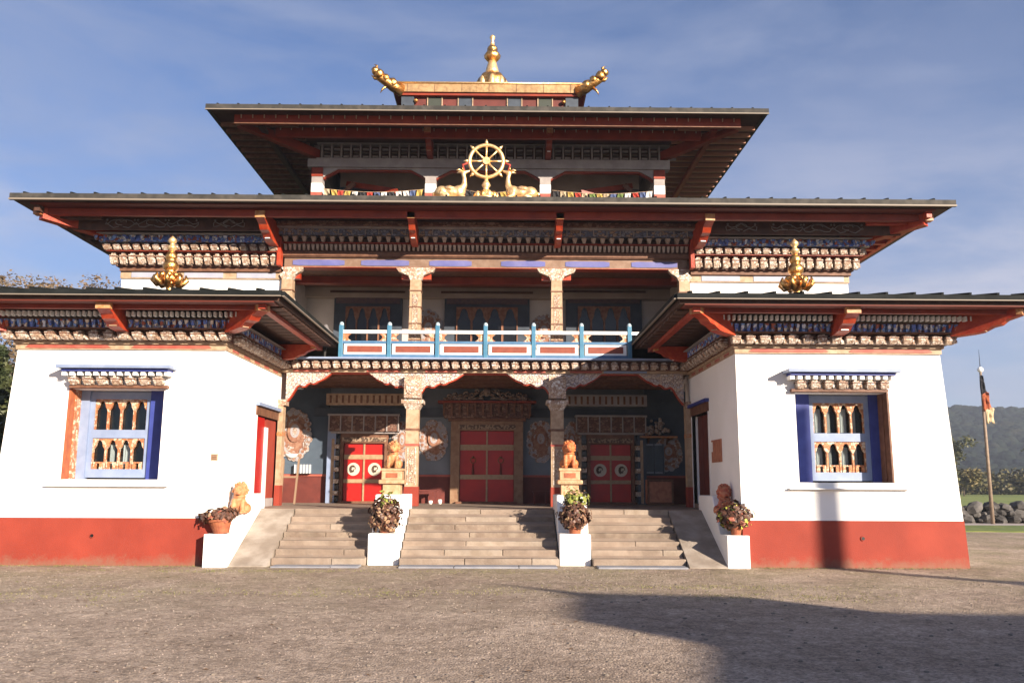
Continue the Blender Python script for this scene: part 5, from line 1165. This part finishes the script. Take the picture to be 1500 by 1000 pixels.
pot_plant((2.03, .58, .645), 'dark red plant with pale green top in a clay pot, right middle stair wall', .19, .34, (.36, .34, .33),
          [('dark_foliage', leafdark, 480, 1.0, .06, .055), ('dry_leaves', leaftan, 190, 1.04, .04, .04), ('green_shoots', leafgreen, 150, .85, .36, .05), ('dry_flowers', leaftan, 50, .85, .48, .03)], 2)
pot_plant((-5.28, -.08, .655), 'wide leaning clay bowl with withered dark leaves on the left end block', .25, .30, (.42, .30, .16),
          [('dark_foliage', leafdark, 260, 1.0, .06, .065), ('dry_leaves', leaftan, 45, 1.0, .07, .05), ('red_leaves', mat('rust_leaf', (.26, .08, .05), .6), 60, .9, .05, .055)], 3, (0, radians(-8)))
pot_plant((5.36, .12, .655), 'yellow variegated plant with brown leaves in a clay pot on the right end block', .17, .28, (.38, .32, .30),
          [('dark_foliage', leafdark, 380, 1.0, .12, .06), ('variegated_leaves', mat('variegated_leaf', (.55, .52, .10), .5, col2=(.16, .18, .03), scale=16), 200, .98, .06, .05), ('red_leaves', mat('rust_leaf', (.26, .08, .05)), 70, 1.05, .10, .055)], 4)

# ------------------------------------------------------------ small things in the porch
t = thing('wooden_chest', 'copper brown chest standing in the dark right corner of the porch', 'chest', (5.02, 7.2, 1.10))
local('chest_body', MB().box(-.36, .36, -.2, .25, .03, .72), crate, t, bevel=.01)
for (a, b, c, d) in ((-.38, .38, .66, .73), (-.38, .38, .02, .08), (-.38, -.32, .08, .66), (.32, .38, .08, .66)): local('chest_frame', MB().box(a, b, -.225, -.2, c, d), brownwood, t)
t = thing('altar_shelf', 'narrow shelf carrying a painted carving on the right alcove wall', 'shelf', (5.12, 7.73, 3.1))
local('shelf_board', MB().box(-.55, .55, -.16, .19, -.05, 0), orange, t); 
for q in (-.28, .28): local('shelf_support', MB().prism([(-.1, -.05), (.19, -.05), (.19, -.25)], 'x', q-.02, q+.02), brownwood, t, recalc=True)
t2 = thing('cloud_carving', 'painted cloud carving standing on the altar shelf', 'carving', (5.12, 7.73, 3.1))
mb = MB(); r = random.Random(9)
for i in range(26): q = r.uniform(-1, 1); mb.ball((q*.40, r.uniform(-.05, .05), .06+r.random()*.62*(1-abs(q)*.75)), r.uniform(.04, .085), 8, 6)
local('carving', mb, medal, t2, smooth=True)
t = thing('display_case', 'pale wall case with glass front below the altar shelf', 'display case', (5.05, 7.82, 2.0))
local('case_box', MB().box(-.33, .25, .0, .09, 0, .88), mat('pale_case', (.30, .34, .40), .5), t); local('case_glass', MB().box(-.28, .20, -.012, -.006, .05, .83), glass, t)
for q in (-.30, -.05, .22): local('case_rail', MB().box(q-.015, q+.015, -.02, -.001, 0, .88), slate, t)
t = thing('display_case', 'small silver framed glass case in the left corner of the porch', 'display case', (-5.5, 7.78, 1.96))
local('case_box', MB().box(-.22, .28, .0, .14, 0, .26), mat('pale_case', (.3, .34, .4)), t)
for i in range(6): local('case_bar', MB().box(-.20+i*.09, -.18+i*.09, -.02, -.002, .0, .26), whitepaint, t)
t = thing('low_table', 'low dark wooden table by the wall left of the middle doors', 'table', (-1.75, 7.5, 1.10))
local('table_top', MB().box(-.3, .3, -.16, .16, .36, .40), dado, t)
for a in (-.26, .26):
    for b in (-.12, .12): local('leg', MB().box(a-.025, a+.025, b-.025, b+.025, 0, .36), dado, t)
t = thing('low_bench', 'dark low bench against the wall right of the middle doors', 'bench', (1.75, 7.5, 1.10))
local('seat', MB().box(-.4, .4, -.16, .16, .34, .38), dado, t)
for a in (-.34, 0, .34): local('leg', MB().box(a-.025, a+.025, -.12, .12, 0, .34), dado, t)
for i, (x, y, h_, lb) in enumerate(((-1.58, 6.9, .10, 'small white candle pot nearest the left porch column'), (-1.32, 7.0, .13, 'taller white candle pot nearest the middle doors'))):
    o = build('candle_pot', MB().lathe([(.045, 0), (.06, h_*.6), (.055, h_), (.04, h_), (.035, h_*.7)], n=14), whitepaint, loc=(x, y, 1.10), smooth=True); tag(o, lb, 'candle pot', 'white candle pots on the porch floor')
t = thing('wooden_stand', 'leaning wooden stand with a white bowl in the left corner of the porch', 'stand', (-5.5, 6.4, 1.10))
for a, b in ((-.22, .02), (.16, .1)): local('leg', MB().obox((a, 0, 0), (a+b*.6, .1, 1.25), .05, .05, (0, 1, 0)), mat('pale_worn_wood', (.34, .22, .14), .7), t)
local('crosspiece', MB().box(-.22, .22, .04, .09, .72, .77), mat('pale_worn_wood', (.34, .22, .14)), t)
bw = build('offering_bowl', MB().lathe([(.04, 0), (.13, .05), (.19, .14), (.17, .14), (.1, .06)], n=20), whitepaint, loc=(-5.5, 6.45, 2.35), smooth=True); tag(bw, 'white bowl on top of the wooden stand in the porch corner', 'bowl')
pp = pot_plant((-1.45, 4.85, 4.945), 'orange and red flowers standing behind the balcony railing', .12, .26, (.17, .14, .14), [('blossoms', mat('orange_blossom', (.75, .20, .05), .6, col2=(.6, .05, .03), scale=16), 110, 1.0, .12, .05), ('foliage', leafgreen, 30, .9, .05, .05)], 6)
pp['group'] = ''; del pp['group']
# dark silvery ornament at the left end of the balcony
t = thing('hanging_lamp', 'dark metal lamp hanging near the left end of the balcony', 'lamp', (-4.28, 4.6, 5.25))
local('lamp_cap', MB().lathe([(.02, .62), (.05, .60), (.10, .48), (.20, .40), (.21, .38)], n=14), mat('pale_metal', (.40, .38, .38), .35, metal=.6), t, smooth=True)
local('lamp_body', MB().lathe([(.10, .05), (.16, .12), (.17, .30), (.14, .38)], n=12), iron, t); local('lamp_foot', MB().lathe([(.03, -.3), (.05, -.02), (.14, .03), (.12, .06)], n=12), iron, t)

# ------------------------------------------------------------ unseen casters behind the camera, shaped after the shadows on the yard
NV = Vector((cos(SUN_AZ), sin(SUN_AZ), 0)); SV = Vector((sin(SUN_AZ), -cos(SUN_AZ), 0)); TE = math.tan(SUN_EL)
def shade_frame(n, tt): return NV*n + SV*tt
d0 = 34.0; H = (d0-2.3)*TE; rz = SUN_AZ
p = shade_frame(-1.55, d0)
g = thing('shade_hall', 'unseen white building with a tiered roof and spire, shaped after its shadow', 'building', (p.x, p.y, 0), rz)
local('wall', MB().box(-4.6, 4.6, -7, .6, 0, H-3.2), white, g)
local('roof', MB().hexa([(-5.6, -8, H-3.2), (5.6, -8, H-3.2), (5.6, 1.4, H-3.2), (-5.6, 1.4, H-3.2), (-1.4, -1.6, H-1.95), (1.4, -1.6, H-1.95), (1.4, .7, H-1.95), (-1.4, .7, H-1.95)]), roofmetal, g)
local('tower', MB().box(-1.38, 1.38, -1.5, .6, H-3.2, H-1.48), white, g)
local('tower_roof', MB().hexa([(-1.9, -2.2, H-1.5), (1.9, -2.2, H-1.5), (1.9, 1.0, H-1.5), (-1.9, 1.0, H-1.5), (-.2, -.2, H-.72), (.2, -.2, H-.72), (.2, .2, H-.72), (-.2, .2, H-.72)]), roofmetal, g)
local('spire', MB().lathe([(.17, H-.8), (.16, H-.6), (.10, H-.5), (.07, H-.3), (.01, H)], n=12), gold, g, smooth=True)
p = shade_frame(5.75, d0-2); H2 = (d0-2-6.9)*TE
g = thing('shade_stupa', 'white stupa with a square mast, unseen, shaped after its stripe of shadow', 'shade_stupa', (p.x, p.y, 0), rz)
local('plinth', MB().box(-1.15, 1.15, -2.3, 0, 0, H2*.6), white, g); local('dome', MB().lathe([(1.1, H2*.6), (1.15, H2*.72), (1.05, H2*.86), (.7, H2*.95), (.3, H2)], c=(0, -1.1, 0), n=24), white, g, smooth=True)
local('mast', MB().box(-.32, .14, -1.3, -.9, H2*.9, (d0-2+8)*TE), cream, g)

# ------------------------------------------------------------ litter, pebbles, grass tufts
pebm = mat('pebble', (.22, .17, .14), .9, col2=(.36, .29, .24), scale=40)
mb = MB()
for i in range(6500):
    y = -14.5 + 13.5*R.random()**1.5; x = .5 + R.uniform(-.68, .68)*(y+18.4)
    s = R.uniform(.005, .014)*(1+.3*(y+14)/10); z = gz(x, y)
    k = mb.pts([(x+s*cos(a+i)*R.uniform(.7, 1.2), y+s*sin(a+i)*R.uniform(.7, 1.2), z) for a in (0, 1.57, 3.14, 4.71)] + [(x, y, z+s*.7)])
    for q in range(4): mb.face((k+q, k+(q+1) % 4, k+4))
build('loose_pebbles', mb, pebm, kind='stuff')
mb = MB()
for i in range(900):
    y = -15 + 13.5*R.random()**1.2; x = .5 + R.uniform(-.68, .68)*(y+18.4); q = R.uniform(.012, .028); mb.ball((x, y, gz(x, y)+q*.15), (q, q*R.uniform(.6, 1), q*.5), 6, 4, .2)
build('loose_stones', mb, mat('yard_stone', (.30, .25, .20), .9, col2=(.18, .15, .13), scale=14, bump=.3), kind='stuff')
mb = MB()
def tuft(x, y, n, h):
    for _ in range(n):
        a = R.uniform(0, 6.28); xx, yy = x+R.gauss(0, .10), y+R.gauss(0, .10); z = gz(xx, yy); hh = h*R.uniform(.5, 1.2)
        k = mb.pts([(xx-.006*cos(a), yy-.006*sin(a), z), (xx+.006*cos(a), yy+.006*sin(a), z), (xx+hh*.5*sin(a), yy+hh*.5*cos(a), z+hh)]); mb.face((k, k+1, k+2))
for i in range(520):
    c = R.choice(((4.9, -4.6, 1.1, .35), (4.2, -3.4, 1.3, .25), (-1.8, -4.2, 1.4, .3), (-7.5, -4.5, 1.4, .6), (-3, -1.0, 2.6, .12)))
    tuft(R.gauss(c[0], c[2]), R.gauss(c[1], c[3]), 8, .022)
for i in range(260): s = R.choice((-1, 1)); tuft(s*R.uniform(5.6, 10.1), R.uniform(-.10, -.02), 5, .03)
build('grass_tufts', mb, mat('yard_grass', (.14, .15, .04), .8, col2=(.22, .19, .07), scale=5), kind='stuff')
mb = MB()
for i in range(150):
    y = -13.5 + 12*R.random(); x = .5+R.uniform(-.66, .1)*(y+18.4); a = R.uniform(0, 6.28); s = R.uniform(.015, .045); z = gz(x, y)+.008
    k = mb.pts([(x-s*cos(a), y-s*sin(a), z), (x+s*.3*sin(a), y-s*.3*cos(a), z+.012), (x+s*cos(a), y+s*sin(a), z+.004), (x-s*.3*sin(a), y+s*.3*cos(a), z+.01)]); mb.face((k, k+1, k+2, k+3))
build('fallen_leaves', mb, mat('fallen_leaf', (.06, .035, .02), .8, col2=(.15, .09, .05), scale=9), kind='stuff')

# ------------------------------------------------------------ haze
hz_m = bpy.data.materials.new('haze'); hz_m.use_nodes = True; t_ = hz_m.node_tree; t_.nodes.clear()
pv = t_.nodes.new('ShaderNodeVolumePrincipled'); pv.inputs['Density'].default_value = .00045; pv.inputs['Color'].default_value = (.78, .86, 1, 1); pv.inputs['Anisotropy'].default_value = .2
oo = t_.nodes.new('ShaderNodeOutputMaterial'); t_.links.new(pv.outputs[0], oo.inputs['Volume'])
HAZE = True
if HAZE: build('haze', MB().box(-1150, 1350, -130, 1250, -1.6, 130), hz_m, kind='stuff')
